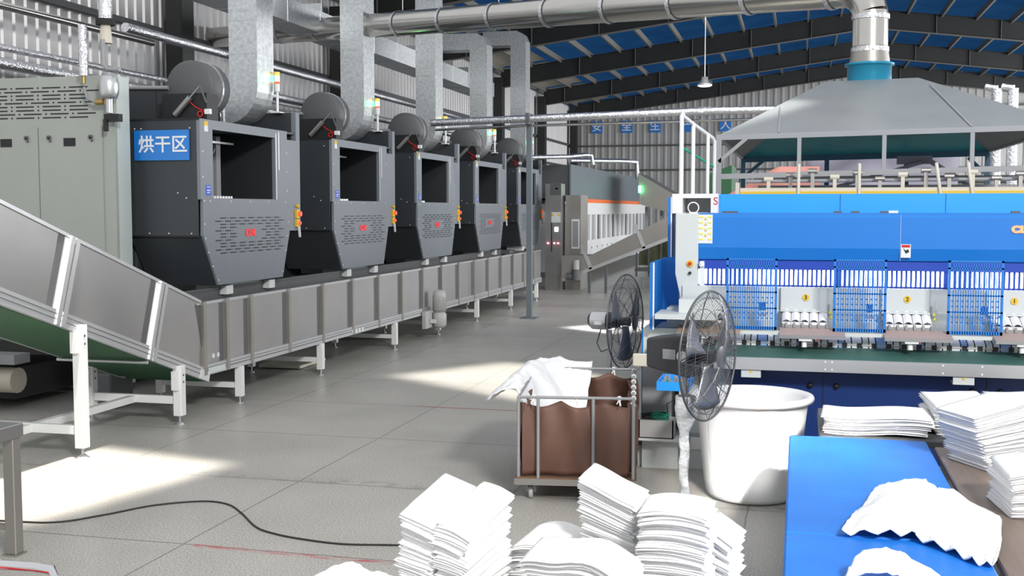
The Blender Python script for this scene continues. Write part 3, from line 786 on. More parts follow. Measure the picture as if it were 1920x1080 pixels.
# pendant lamp
t = Thing('pendant_lamp', 'small lit high-bay lamp hanging on a thin rod under the blue roof', 'lamp', (-2.25, 27.6, 5.2))
b = MB('alu'); b.cyl((-2.25, 27.6, 5.62), (-2.25, 27.6, roof_z(-2.25) - .1), .011, 6); t.part('rod', b)
b = MB('alu'); b.lathe([(0, .2), (.07, .2), (.09, .08), (.17, .03), (.18, -.01), (0, -.01)], (-2.25, 27.6, 5.45), 20); t.part('shade', b)
b = MB('lamp_glass'); b.lathe([(0, -.03), (.13, -.025), (.165, -.01)], (-2.25, 27.6, 5.45), 20); t.part('bulb_cover', b)

# ================================================================== MAIN CONVEYOR
CX, CXB = -7.0, -8.15
def conveyor():
    y0, y1 = 12.25, 31.0; zb, zt = .52, 1.38
    t = Thing('belt_conveyor', 'long stainless-sided belt conveyor running beneath the row of dryers', 'conveyor', (-7.55, y0, 0))
    for xx, s_ in ((CX, 1), (CXB, -1)):
        b = MB('alu'); b.box(xx - .04, y0 + .1, zb - .04, xx + .02, y1, zb + .09); b.m('dark_grey').box(xx + .02 * s_, y0 + .1, zb + .01, xx + .024 * s_, y1, zb + .02); b.box(xx + .02 * s_, y0 + .1, zb + .05, xx + .024 * s_, y1, zb + .056)
        t.part('side_rail', b)
        b = MB('stainless' if s_ == 1 else 'dark_grey'); b.box(xx - .035, y0 + .1, zb + .09, xx - .015, y1, zt - .03); t.part('side_panel', b)
        b = MB('alu' if s_ == 1 else 'dark_grey'); b.box(xx - .05, y0, zt - .03, xx + .0, y1, zt); t.part('top_rail', b)
    ys = [12.38, 12.95, 13.6]
    y = 14.75
    while y < 31: ys.append(y); y += 1.18
    for y in ys:
        b = MB('stainless_dull'); b.box(CX - .03, y - .035, zb - .03, CX + .035, y + .035, zt); b.m('dark_grey').box(CX - .02, y - .15, zb + .09, CX - .012, y - .05, zt - .04); t.part('upright', b)
    b = MB('green_belt'); b.box(CXB + .05, y0 + .1, zb + .02, CX - .05, y1, zb + .04); t.part('belt', b)
    for y in (13.29, 15.86, 19.11, 21.64, 24.45, 27.54, 30.4):
        for xx in (CX - .0, CXB):
            b = MB('white_paint'); b.box(xx - .045, y - .045, .09, xx + .045, y + .045, zb - .04); lg = t.part('leg', b)
            b = MB('alu'); b.cyl((xx, y, 0), (xx, y, .09), .012, 8); b.cyl((xx, y, 0), (xx, y, .015), .045, 12); t.part('levelling_foot', b, lg)
        b = MB('white_paint'); b.box(CXB, y - .03, .2, CX, y + .03, .27); t.part('crossbar', b)
    b = MB('pale_grey'); b.box(CX + .022, 12.45, .50, CX + .04, 12.85, .57); b.m('label_white').box(CX - .014, 12.62, .67, CX - .008, 12.67, .72); b.box(CX - .014, 12.74, .67, CX - .008, 12.79, .72); t.part('bracket', b)
    b = MB('label_white')
    for k in range(4): b.box(CX + .024, 17.05 + k * .14, .5, CX + .03, 17.13 + k * .14, .56)
    t.parts('small_sticker', b)
    # gear motor
    yy = 21.1
    b = MB('pump_grey'); b.lathe([(0, 0), (.13, 0), (.13, .30), (.12, .40), (0, .42)], (CX + .2, yy, .52), 16); b.lathe([(.135, .05), (.142, .05), (.142, .06), (.135, .06)], (CX + .2, yy, .52), 16)
    for k in range(10): a = k * pi / 5; b.box(CX + .2 + .13 * cos(a) - .006, yy + .13 * sin(a) - .006, .56, CX + .2 + .145 * cos(a) + .006, yy + .145 * sin(a) + .006, .8)
    b.lathe([(0, 0), (.10, 0), (.14, .06), (.14, .26), (.10, .32), (0, .32)], (CX + .2, yy, .2), 14); b.box(CX + .03, yy - .55, .22, CX + .1, yy - .15, .55); b.bar((CX + .08, yy - .3, .35), (CX + .2, yy, .32), .08)
    t.part('gear_motor', b, label='grey upright electric gear motor')
    return t
conveyor()

# ramp conveyor, rising towards the camera
def ramp():
    P0 = V((0, 12.45, .40)); P1 = V((0, 5.2, 2.86))      # bottom line of the side rail
    d = (P1 - P0); L_ = d.length; d.normalize(); n_ = V((0, d.z, -d.y)) * 1.0  # upward normal
    if n_.z < 0: n_ = -n_
    t = Thing('inclined_conveyor', 'sloping belt conveyor with stainless sides and green belt underside at left', 'conveyor', (-7.55, 11.8, 0))
    # side walls: top edge line is steeper offset: height grows from .96 vertical
    def bot(s, h=0): return P0 + d * s + n_ * h
    for xx, s_ in ((CX, 1), (CXB, -1)):
        b = MB('alu'); q = bot(0); b.obox((xx - .03, q.y, q.z), d * L_, (.05, 0, 0), n_ * .15)
        b.m('dark_grey'); q = bot(0, .055); b.obox((xx + .02 * s_, q.y, q.z), d * L_, (.003 * s_, 0, 0), n_ * .008); q = bot(0, .105); b.obox((xx + .02 * s_, q.y, q.z), d * L_, (.003 * s_, 0, 0), n_ * .008)
        b.m('pale_grey'); q = bot(0, .0); b.obox((xx - .02, q.y, q.z), d * .22, (.05, 0, 0), n_ * .12); t.part('side_rail', b)
        H_ = .90
        b = MB('stainless'); pts = []
        a = bot(.10, .15); s0 = bot(.42, H_)
        # panel polygon in yz
        q2 = bot(L_, H_); q3 = bot(L_, .15)
        b.prism([(a.y, a.z), (12.2, 1.37), (s0.y - .0, s0.z), (q2.y, q2.z), (q3.y, q3.z)], 'x', xx - .022, xx - .004); t.part('side_panel', b)
        b = MB('alu'); q = bot(.42, H_ - .02); b.obox((xx - .05, q.y, q.z), d * (L_ - .42), (.06, 0, 0), n_ * .035); t.part('top_rail', b)
        if s_ == 1:
            for s in (1.28, 2.98, 4.68, 6.4):
                for k, mt in ((0, 'alu'), (.085, 'alu')):
                    b = MB(mt); q = bot(s + k - .05, .0); b.obox((xx - .01, q.y, q.z), d * .06, (.045, 0, 0), n_ * H_); t.part('upright', b)
                b = MB('dark_grey'); q = bot(s + .16, .15); b.obox((xx - .005, q.y, q.z), d * .10, (.004, 0, 0), n_ * (H_ - .17)); t.part('rubber_seal', b)
    q = bot(0, .05)
    b = MB('green_belt'); b.obox((CXB + .02, q.y, q.z), d * L_, (CX - CXB - .05, 0, 0), n_ * .01); q = bot(.15, .0); b.obox((CXB + .03, q.y, q.z), d * L_, (CX - CXB - .08, 0, 0), n_ * .008)
    q = bot(0, .03); b.cyl((CXB + .03, q.y + .02, q.z), (CX - .03, q.y + .02, q.z), .035, 12)
    t.part('belt', b)
    b = MB('alu'); q = bot(1.35, -.03); b.cyl((CXB, q.y, q.z), (CX, q.y, q.z), .02, 10); q = bot(3.9, -.05); b.obox((CXB, q.y, q.z), d * .3, (CX - CXB, 0, 0), n_ * .04); t.part('cross_tube', b)
    legs = [(9.92, 1.32), (11.78, .66)]
    for y, zt_ in legs + [(7.2, 2.5)]:
        for xx in (CX + .02, CXB):
            b = MB('white_paint'); b.rbox(xx - .055, y - .055, .1, xx + .055, y + .055, zt_ + .03, .008); b.m('dark_grey').cyl((xx + .056, y, zt_ - .08), (xx + .06, y, zt_ - .08), .013, 8); b.cyl((xx + .056, y, zt_ - .16), (xx + .06, y, zt_ - .16), .013, 8); b.m('white_paint').box(xx - .045, y - .10, zt_ - .25, xx + .03, y - .055, zt_ - .03); lg = t.part('leg', b)
            b = MB('alu'); b.cyl((xx, y, 0), (xx, y, .1), .014, 8); b.lathe([(.07, 0), (.06, .012), (.03, .03), (0, .05)], (xx, y, 0), 14); t.part('levelling_foot', b, lg)
        b = MB('white_paint'); b.box(CXB, y - .03, .24, CX, y + .03, .33); t.part('crossbar', b)
    b = MB('white_paint'); b.box(CX - .62, 7.2, .24, CX - .54, 11.8, .32); t.part('crossbar', b)
ramp()
# dark cases under the ramp
b = MB('dark_grey'); b.rbox(-8.75, 12.4, .12, -8.3, 12.9, .45, .02); single('floor_box', b, 'small dark grey box on the floor under the sloping conveyor', 'box', loc=(-8.5, 12.6, .1))
t = Thing('floor_conveyor', 'dark low machinery with grey pipes in the shade under the sloping conveyor', 'machine', (-10.5, 12, 0))
b = MB('dark_grey'); b.box(-13.0, 12.3, .85, -9.0, 13.4, 1.6); b.m('black').box(-13.0, 12.3, .1, -9.6, 13.5, .5); t.part('frame', b)
b = MB('mid_grey'); b.box(-12.5, 11.9, .6, -9.3, 12.2, .72); b.m('ivory').cyl((-12.8, 12.1, .38), (-9.4, 12.1, .38), .16, 14); t.part('pipe', b)
b = MB('pale_grey'); b.box(-10.0, 11.6, 0, -9.85, 11.75, 1.5); t.part('upright', b)
b = MB('ivory'); b.box(-8.25, 16.3, .015, -7.55, 17.3, .06); single('floor_board', b, 'flat beige board lying on the floor under the long conveyor', 'board', loc=(-7.9, 16.8, 0))

# ================================================================== FAR MACHINES
XF = -7.2
t = Thing('tunnel_ironer', 'long dark grey and white machine with an orange stripe at the far end', 'machine', (XF - 1, 36.2, 0))
b = MB('mid_grey'); b.m('dark_grey'); b.box(XF - 3.2, 36.3, 2.87, XF - .05, 54, 3.95); t.part('upper_casing', b)
b = MB('steel_post'); b.box(XF - .05, 36.2, 2.87, XF, 53.8, 3.96); t.part('upper_panel', b)
b = MB('orange'); b.box(XF - .02, 37.3, 2.74, XF + .02, 54.6, 2.87); t.part('orange_stripe', b)
b = MB('white_paint'); b.box(XF - 3, 37.3, .4, XF - .3, 54.5, 2.7); b.box(XF - .1, 37.3, 2.32, XF, 54.6, 2.74); b.box(XF - .1, 37.3, .5, XF, 54.6, 1.42)
wp = t.part('lower_casing', b)
for k in range(15):
    y = 37.5 + k * 1.13
    b = MB('white_paint'); b.box(XF - .1, y, 1.42, XF, y + .32, 2.32); t.part('mullion', b)
    b = MB('mid_grey' if k % 3 else 'dark_grey'); b.box(XF - .12, y + .32, 1.42, XF - .06, y + 1.13, 2.32); t.part('window', b)
b = MB('black')
for k in range(14): b.cyl((XF, 37.8 + k * 1.13, 1.15), (XF + .01, 37.8 + k * 1.13, 1.15), .04, 8)
t.parts('knob', b)
t2 = Thing('control_cabinet', 'narrow stainless control cabinet with glowing red lamps beside the last dryer', 'control cabinet', (-7.4, 34.5, 0))
b = MB('stainless'); b.box(-7.66, 34.5, 0, -7.16, 35.1, 3.3); cb = t2.part('casing', b)
b = MB('dark_grey'); b.box(-7.5, 34.48, 2.95, -7.16, 34.5, 3.34); b.m('black').box(-7.47, 34.47, 1.2, -7.44, 34.49, 2.1); t2.part('dark_panel', b)
b = MB('label_white'); b.box(-7.46, 34.47, 2.1, -7.18, 34.49, 2.42); b.m('yellow').box(-7.45, 34.46, 2.3, -7.40, 34.475, 2.38); b.box(-7.24, 34.46, 2.3, -7.19, 34.475, 2.38); t2.part('warning_label', b)
b = MB('screen'); b.box(-7.36, 34.46, 1.82, -7.25, 34.49, 1.96); t2.part('screen', b)
b = MB('pink_led')
for xx in (-7.57, -7.37, -7.25): b.cyl((xx, 34.45, 1.46), (xx, 34.5, 1.46), .022, 10)
t2.parts('indicator_lamp', b, label='glowing red lamp')
b = MB('red'); b.box(-7.34, 34.48, 3.12, -7.26, 34.482, 3.17); t2.part('logo', b)
t3 = Thing('stainless_cabinet', 'tall brushed stainless cabinet with a white framed window before the striped machine', 'cabinet', (-6.8, 34.9, 0))
b = MB('stainless_dull'); b.box(-7.1, 34.9, 0, -6.62, 36.1, 2.95); t3.part('casing', b)
b = MB('white_paint'); b.box(-6.9, 34.87, 1.28, -6.66, 34.9, 2.2); b.m('mid_grey').box(-6.87, 34.86, 1.34, -6.69, 34.875, 2.14); t3.part('window', b)
# far incline conveyor
t = Thing('cross_conveyor', 'dull grey sloping conveyor rising to the right before the striped machine', 'conveyor', (-5.0, 34.0, 0))
pA = V((-6.9, 33.6, .38)); pB = V((-2.9, 33.6, 1.98)); dd = pB - pA; du_ = dd.normalized(); nn = V((-du_.z, 0, du_.x))
b = MB('stainless_dull')
b.prism([(-6.95, .5), (-6.95, 1.12), (-6.1, 1.12), (-2.9, 2.72), (-2.9, 2.0), (-6.9, .40)], 'y', 33.58, 33.62); b.prism([(-6.95, .5), (-6.95, 1.12), (-6.1, 1.12), (-2.9, 2.72), (-2.9, 2.0), (-6.9, .40)], 'y', 34.78, 34.82); t.part('side_panel', b)
b = MB('alu'); b.obox((pA.x, 33.54, pA.z - .05), dd, (0, .06, 0), nn * .1)
t.part('side_rail', b)
for f_ in (.20, .60):
    b = MB('alu'); q = pA + dd * f_; b.obox((q.x, 33.54, q.z), nn * .78, (0, .04, 0), du_ * .10); t.part('upright', b)
b = MB('green_belt'); b.obox((pA.x, 33.62, pA.z + .08), dd, (0, 1.15, 0), nn * .02); t.part('belt', b)
for xx, zt_ in ((-6.1, .62), (-5.6, .8)):
    b = MB('dark_grey'); b.box(xx - .04, 33.56, 0, xx + .04, 33.64, zt_); t.part('leg', b)
b = MB('pump_grey'); b.cyl((-6.45, 33.3, .72), (-6.45, 33.3, 1.0), .10, 12); b.m('dark_grey').cyl((-6.45, 33.3, .4), (-6.45, 33.3, .72), .13, 12); b.cyl((-6.75, 33.35, .5), (-6.45, 33.35, .5), .11, 12); t.part('gear_motor', b)
t = Thing('collecting_hopper', 'grey tapered metal chute at the far end of the striped machine', 'chute', (-4.5, 46, 0))
b = MB('stainless_dull'); 
b.add([(-6.1, 44, 3.9), (-4.4, 44, 2.9), (-4.6, 44, 2.3), (-6.0, 44, 2.7), (-6.1, 47, 3.9), (-4.4, 47, 2.9), (-4.6, 47, 2.3), (-6.0, 47, 2.7)], [(0, 1, 2, 3), (4, 7, 6, 5), (0, 4, 5, 1), (1, 5, 6, 2), (2, 6, 7, 3), (3, 7, 4, 0)]); t.part('chute_body', b)
b = MB('mid_grey'); 
for xx in (-5.9, -4.7, -5.3): b.box(xx - .05, 45, 0, xx + .05, 45.1, 2.6)
t.part('leg', b)
b = MB('green_lamp'); b.cyl((-6.0, 43.8, 3.15), (-6.0, 43.8, 3.42), .06, 10); b.m('mid_grey').cyl((-6.0, 43.8, 2.7), (-6.0, 43.8, 3.15), .03, 8); t.part('signal_light', b)
b = MB('green_belt'); b.obox((-2.35, 30, 2.55), (.62, 0, .25), (0, 2.2, 0), (0, 0, .85)); b.m('black').bar((-2.4, 29.95, 1.9), (-2.1, 29.95, 3.45), .05); b.bar((-1.75, 29.95, 2.2), (-1.45, 29.95, 3.6), .05)
b.m('mid_grey').box(-2.3, 30.2, 0, -2.2, 30.3, 2.56); b.box(-1.85, 30.2, 0, -1.75, 30.3, 2.7)
single('belt_lift', b, 'dark green belt lift behind the white handrail', 'lift', loc=(-2, 30, 0))
t = Thing('laundry_cage', 'caged rack filled with olive green cloth behind the sloping conveyor', 'cage trolley', (-4.2, 40.5, 0))
b = MB('olive'); b.grid(lambda u, v: (-5.6 + u * 3.4, 40.8 + .1 * sin(30 * u + 3 * v), .5 + v * 1.2), 50, 4); t.part('cloth', b, fix=False)
b = MB('dark_grey'); b.box(-5.7, 40.4, .3, -2.1, 41.2, .4); b.box(-5.7, 40.5, 1.72, -2.1, 40.56, 1.78)
for k in range(9): b.box(-5.68 + k * .44, 40.5, .1, -5.62 + k * .44, 40.56, 1.75)
t.part('cage_frame', b)
b = MB('black'); b.box(-9, 38.6, .9, -1, 38.66, .96) if False else None
b = MB('mid_grey'); b.box(-4.9, 36, 0.3, -1.3, 36.06, .34)
for xx in (-4.85, -3.1, -1.4): b.box(xx, 36, 0, xx + .05, 36.06, .3)
single('floor_rail', b, 'low grey rail standing on the floor below the sloping conveyor', 'rail', loc=(-3, 36, 0))
b = MB('foil'); b.tube([(-7.9, 33.0, 4.05), (-7.2, 36, 4.2), (-6.9, 37.0, 4.3), (-6.7, 37.2, 4.28), (-6.65, 37.2, 3.98)], .07, 10)
single('steam_pipe', b, 'wrapped pipe bending down beside the last dryer signal light', 'pipe', loc=(-7.2, 34, 4.2))
b = MB('foil'); b.tube([(-8.0, 40, 4.25), (-6.7, 44.5, 4.4), (-6.3, 45, 4.38), (-6.25, 45, 3.7)], .09, 10)
single('steam_pipe', b, 'white wrapped pipe bending down onto the striped machine', 'pipe', loc=(-7.2, 36, 4.2))

# ================================================================== BLUE FOLDING MACHINE
def folder():
    L0 = (1.3, 11.6, 0); XR = 3.9
    t = Thing('folding_machine', 'large bright blue linen folding machine with blue grilles and numbered stations', 'folding machine', L0)
    # base
    b = MB('blue_navy'); b.box(-.62, 11.05, .12, XR, 12.6, 1.02); base = t.part('base_panel', b)
    b = MB('black')
    for xx in (.12, .36, 1.56, 1.80, 3.0, 3.24): b.lathe([(0, -.03), (.024, -.03), (.028, -.01), (.028, .0)], (xx, 11.05, .84), 14, True, 'y')
    t.parts('panel_knob', b, base)
    b = MB('black')
    for xx in (.24, 1.68, 3.1): b.box(xx - .003, 11.045, .12, xx + .003, 11.052, 1.0)
    t.part('panel_gap', b, base)
    b = MB('pale_grey'); b.box(-1.45, 11.0, .10, XR, 11.5, .12); b.box(-1.5, 10.95, .0, -.6, 11.2, .20); t.part('sill', b)
    # belt table
    b = MB('stainless'); b.m('alu'); b.box(-1.5, 10.78, 1.005, XR, 10.82, 1.12); b.m('white_paint')
    for xx in (.25, .31, 1.27, 1.6): b.cyl((xx, 10.775, 1.10), (xx, 10.78, 1.10), .009, 6); b.cyl((xx, 10.775, 1.03), (xx, 10.78, 1.03), .009, 6)
    rail = t.part('front_rail', b, label='stainless front rail')
    b = MB('ivory'); b.rbox(-1.53, 10.765, 1.0, -1.30, 10.79, 1.125, .01); t.part('end_cap', b, rail)
    b = MB('belt_teal'); b.obox((-1.42, 10.81, 1.115), (XR + 1.42, 0, 0), (0, .46, .055), (0, 0, .008)); b.cyl((-1.42, 11.26, 1.16), (XR, 11.26, 1.16), .02, 10); t.part('green_belt', b)
    for xx in (-.42, 1.45, 3.3):
        b = MB('pale_grey'); b.box(xx - .09, 10.80, .93, xx + .09, 10.98, .955); b.box(xx - .09, 10.8, .955, xx + .09, 10.815, 1.0); b.m('yellow').cyl((xx, 10.795, .985), (xx, 10.8, .985), .012, 8); t.part('hinge_bracket', b, rail)
    # strip belts
    k = 0; x_ = -.82
    while x_ < XR - .1:
        mt = ['strip_white', 'strip_blue', 'strip_white', 'strip_white', 'pale_grey'][k % 5]
        b = MB(mt); wd = .05 if k % 3 else .085
        b.obox((x_, 11.30, 1.235), (wd, 0, 0), (.0, .22, .06), (0, 0, .008)); b.obox((x_, 11.30, 1.175), (wd, 0, 0), (0, -.01, .0), (0, 0, .065))
        t.part('ribbon', b); x_ += wd + .012; k += 1
    b = MB('stainless_dull'); b.cyl((-.9, 11.31, 1.2), (XR, 11.31, 1.2), .022, 8); b.m('dark_grey').box(-.9, 11.34, 1.12, XR, 11.52, 1.22)
    b.m('pale_grey').box(-.9, 11.52, 1.22, XR, 11.6, 1.40); t.part('roller_bed', b)
    b = MB('black')
    xx = -.8
    while xx < XR: b.box(xx, 11.285, 1.18, xx + .045, 11.30, 1.225); xx += .135
    t.parts('clamp', b)
    # stations
    for i, xc in enumerate((-.90, .07, 1.02, 1.98, 2.95)):
        wdt = .21
        st = MB('pale_grey'); st.box(xc - .24, 11.55, 1.50, xc + .20, 11.58, 1.735); st.box(xc - .24, 11.45, 1.50, xc + .2, 11.58, 1.515)
        s_ = t.part('station_panel', st)
        n_lab = {1: '3', 2: '2', 3: '1', 4: '0'}.get(i)
        if n_lab and i < 4:
            b = MB('yellow'); b.cyl((xc, 11.54, 1.635), (xc, 11.55, 1.635), .033, 20); bd = t.part('number_badge', b, s_, label='round yellow number badge')
            tx = text_mesh(n_lab, .055, 'black', .001, 1, .001, 'number'); place_text(tx, bd, (xc, 11.537, 1.635), L0, '-y')
        for k in range(5):
            b = MB('linen'); x0 = xc - .225 + k * .086 + .004
            b.grid(lambda u, v, x0=x0: (x0 + u * .081 - (1 - v) * .02 * 0, 11.28 + v * .24, 1.415 + v * .085 + .024 * sin(pi * u)), 6, 4); b.box(x0, 11.275, 1.37, x0 + .081, 11.29, 1.415)
            t.part('feed_roller', b, label='white rounded feed band')
        b = MB('mid_grey')
        for k in range(6): b.box(xc - .19 + k * .076, 11.25, 1.365, xc - .17 + k * .076, 11.28, 1.41)
        b.bar((xc - .21, 11.25, 1.38), (xc - .24, 11.55, 1.48), .012, .03); b.bar((xc + .2, 11.25, 1.38), (xc + .21, 11.55, 1.48), .012, .03); b.box(xc - .2, 11.27, 1.36, xc + .2, 11.53, 1.39)
        t.part('roller_frame', b)
        b = MB('tan' if i == 0 else 'tan_pink'); b.obox((xc - .24, 11.0, 1.305), (.60, 0, 0), (0, .26, .05), (0, 0, .008)); tr = t.part('tray', b)
        b = MB('stainless'); b.box(xc - .24, 10.985, 1.285, xc + .36, 11.0, 1.318); b.m('white_paint').box(xc - .06, 10.99, 1.265, xc + .06, 11.03, 1.29); b.cyl((xc - .01, 11.03, 1.20), (xc - .01, 11.05, 1.28), .025, 10); t.part('tray_lip', b, tr)
        b = MB('red_lamp'); b.cyl((xc + .10, 11.24, 1.255), (xc + .10, 11.25, 1.255), .01, 8); t.part('indicator', b)
        b = MB('yellow_bright'); b.lathe([(0, -.02), (.02, 0), (0, .02)], (xc + .235, 11.42, 1.50), 10); b.lathe([(0, -.02), (.02, 0), (0, .02)], (xc + .24, 11.40, 1.455), 10); b.m('pale_grey').cyl((xc + .26, 11.5, 1.5), (xc + .26, 11.5, 1.62), .012, 8); t.parts('valve_button', b)
    b = MB('pale_grey'); b.box(-1.3, 11.58, 1.12, XR, 12.6, 1.5); b.box(-.98, 11.60, 1.5, XR, 12.6, 1.73); t.part('feed_table', b)
    # light slot: blue slats in front of a lit white box
    b = MB('led_white'); b.box(-.98, 11.78, 1.745, XR, 11.80, 1.90); t.part('light_strip', b, label='bright white light strip')
    b = MB('blue_deep'); b.box(-.98, 11.70, 1.72, XR, 12.4, 1.745); b.box(-1.0, 11.66, 1.90, XR, 12.0, 1.99)
    xx = -.95
    while xx < XR: b.box(xx, 11.68, 1.74, xx + .020, 11.71, 1.91); xx += .0445
    for xx in (.34, 1.36): b.box(xx, 11.67, 1.74, xx + .06, 11.71, 1.91)
    t.part('slotted_plate', b)
    # main cover
    b = MB('blue'); prof = [(11.70, 1.985), (11.64, 2.0), (11.60, 2.12), (11.60, 2.42), (11.62, 2.452), (11.66, 2.466), (12.18, 2.466), (12.18, 1.985)]
    b.prism(prof, 'x', -1.0, XR); cover = t.part('main_cover', b, bev=.008)
    b = MB('red_glow'); 
    tx = text_mesh('CLM', .085, 'red_glow', .004, 1.25, .006, 'logo'); place_text(tx, cover, (2.05, 11.59, 2.31), L0, '-y'); tx['label'] = 'glowing red letters'
    b = MB('blue'); b.m('label_white').box(-.99, 11.594, 2.16, -.85, 11.60, 2.45); 
    for r_ in range(5):
        zz = 2.42 - r_ * .056
        b.m('yellow_bright').box(-.985, 11.588, zz, -.945, 11.595, zz + .014); b.box(-.895, 11.588, zz, -.86, 11.595, zz + .014)
        if r_ < 4: b.m('yellow').prism([(-.935, zz - .022), (-.905, zz - .022), (-.92, zz + .006)], 'y', 11.588, 11.595)
    t.part('warning_label', b, cover, label='pale label with rows of yellow warning signs')
    b = MB('label_white'); b.box(.955, 11.592, 2.035, 1.045, 11.60, 2.165); b.m('red').box(.962, 11.588, 2.135, 1.038, 11.593, 2.16); b.m('black').prism([(.975, 2.125), (1.0, 2.105), (1.02, 2.12), (1.03, 2.09), (1.0, 2.075)], 'y', 11.588, 11.593); t.part('danger_label', b, cover, label='white danger label with red header')
    b = MB('white_text'); b.box(.948, 11.597, 2.0, .950, 11.602, 2.45); t.part('cover_joint', b, cover)
    b = MB('blue_bright'); b.box(-.82, 12.18, 2.40, XR, 12.22, 2.662); b.box(-.82, 12.22, 2.62, XR, 12.6, 2.66); tp = t.part('top_panel', b)
    b = MB('blue_deep')
    for xx in (.40, 1.42, 2.45): b.box(xx - .003, 12.176, 2.47, xx + .003, 12.181, 2.66)
    t.part('panel_gap', b, tp)
    b = MB('dark_grey')
    for xx in (-.78, .33, .5, .78, 2.0, -.7): b.box(xx, 11.95, 2.465, xx + .08, 12.0, 2.485)
    b.m('white_paint').box(.86, 11.95, 2.465, .95, 12.0, 2.49); t.parts('hinge', b, cover)
    # side frame
    b = MB('pale_grey')
    b.prism([(-1.22, 2.46), (-.99, 2.46), (-.99, 1.42), (-1.12, 1.40), (-1.22, 1.85)], 'y', 11.58, 12.4)
    sf = t.part('side_frame', b, bev=.008)
    b = MB('yellow'); b.cyl((-1.07, 11.565, 1.955), (-1.07, 11.58, 1.955), .035, 16); b.m('red').cyl((-1.07, 11.545, 1.955), (-1.07, 11.566, 1.955), .018, 12); b.m('black').cyl((-1.07, 11.55, 1.86), (-1.07, 11.58, 1.86), .016, 10); t.part('stop_button', b, sf, label='yellow and red stop button')
    b = MB('strip_white'); b.box(-.97, 11.56, 1.44, -.93, 11.7, 1.98); b.cyl((-.95, 11.55, 1.93), (-.95, 11.55, 1.97), .03, 10); t.part('bracket', b, sf)
    b = MB('white_paint'); b.box(-1.30, 11.98, 2.46, -1.19, 12.6, 2.62); b.box(-.90, 11.98, 2.46, -.825, 12.6, 2.62); b.box(-1.3, 11.98, 2.62, -.825, 12.6, 2.665); b.box(-1.19, 12.5, 2.46, -.9, 12.6, 2.62)
    b.m('pale_grey').box(-1.19, 12.05, 2.461, -.9, 12.49, 2.47)
    wb = t.part('white_box', b)
    b = MB('white_paint'); b.lathe([(.05, -.012), (.062, -.012), (.062, .012), (.05, .012)], (-1.08, 12.0, 2.52), 18, True, 'y'); b.box(-1.12, 11.98, 2.45, -1.04, 12.02, 2.475); t.part('lifting_eye', b, wb)
    tx = text_mesh('S', .11, 'red', .001, 1, 0, 'letter'); place_text(tx, wb, (-.85, 11.977, 2.585), L0, '-y')
    b = MB('blue'); b.box(-1.345, 12.0, 1.98, -1.315, 12.55, 2.63); b.box(-1.42, 11.15, 1.32, -1.39, 12.0, 1.98)
    b.box(-1.39, 11.97, 1.32, -1.22, 12.0, 2.0)
    b.m('strip_white').box(-1.39, 11.14, 1.32, -1.375, 11.15, 1.98); b.box(-1.315, 11.99, 1.98, -1.30, 12.0, 2.63)
    sdp = t.part('side_cover', b)
    b = MB('pale_grey'); b.box(-1.5, 11.3, .95, -1.02, 12.0, 1.32); b.m('blue').box(-1.515, 11.3, .9, -1.5, 12.0, 1.3); b.box(-1.515, 11.3, .15, -1.5, 12.0, .95)
    t.part('end_housing', b)
    b = MB('pale_grey'); b.box(-1.35, 11.0, 1.47, -.75, 11.5, 1.49); b.box(-1.35, 10.99, 1.44, -.75, 11.0, 1.49); b.box(-1.14, 11.2, 1.49, -.72, 11.5, 1.62); b.m('dark_grey').box(-1.2, 11.1, 1.44, -.75, 11.4, 1.46); t.part('end_shelf', b)
    # lower left end: grey plates and legs
    b = MB('mid_grey'); b.box(-1.5, 11.25, .2, -1.18, 11.3, .95); b.m('black').box(-1.18, 11.2, .35, -1.12, 11.3, .9); b.m('pale_grey').box(-1.12, 11.1, .3, -.62, 11.3, 1.0); b.m('mid_grey').box(-1.5, 11.0, .12, -.6, 11.5, .32); b.m('pale_grey').box(-1.45, 10.98, .25, -.62, 11.0, .30)
    b.m('white_paint').prism([(-1.02, .19), (-.72, .19), (-.68, .30), (-.98, .30)], 'y', 10.94, 10.97)
    b.m('dark_grey').cyl((-.9, 11.05, .0), (-.9, 11.05, .13), .02, 8)
    t.part('end_frame', b)
    # safety grilles
    for i, xc in enumerate((-.44, .56, 1.58, 2.6)):
        b = MB('guard_blue'); x0, x1, z0, z1 = xc - .24, xc + .24, 1.345, 2.03; yy = 11.16
        b.box(x0, yy, z0, x0 + .022, yy + .02, z1); b.box(x1 - .022, yy, z0, x1, yy + .02, z1); b.box(x0, yy, z1 - .018, x1, yy + .02, z1); b.box(x0, yy, z0, x1, yy + .02, z0 + .03)
        for zz in (1.95, 1.70, 1.545): b.box(x0, yy, zz, x1, yy + .015, zz + .015)
        for k in range(1, 20):
            xx = x0 + .022 + k * .0218; b.box(xx, yy, z0, xx + .0075, yy + .01, z1 - .01)
        for zz in (1.45, 1.50, 1.60, 1.65):
            for k in range(0, 19, 2): xx = x0 + .03 + k * .0218; b.box(xx, yy, zz, xx + .02, yy + .01, zz + .012)
        g = t.part('safety_grille', b)
        b = MB('blue'); b.box(xc + .07, 11.3, 1.52, xc + .13, 11.33, 1.60); b.m('strip_white').box(xc + .06, 11.3, 1.46, xc + .14, 11.33, 1.50); t.part('latch', b, g)
        b = MB('pale_grey'); b.box(x0 - .02, 11.14, 1.30, x1 + .3, 11.24, 1.335); t.part('grille_sill', b)
    return t
folder()
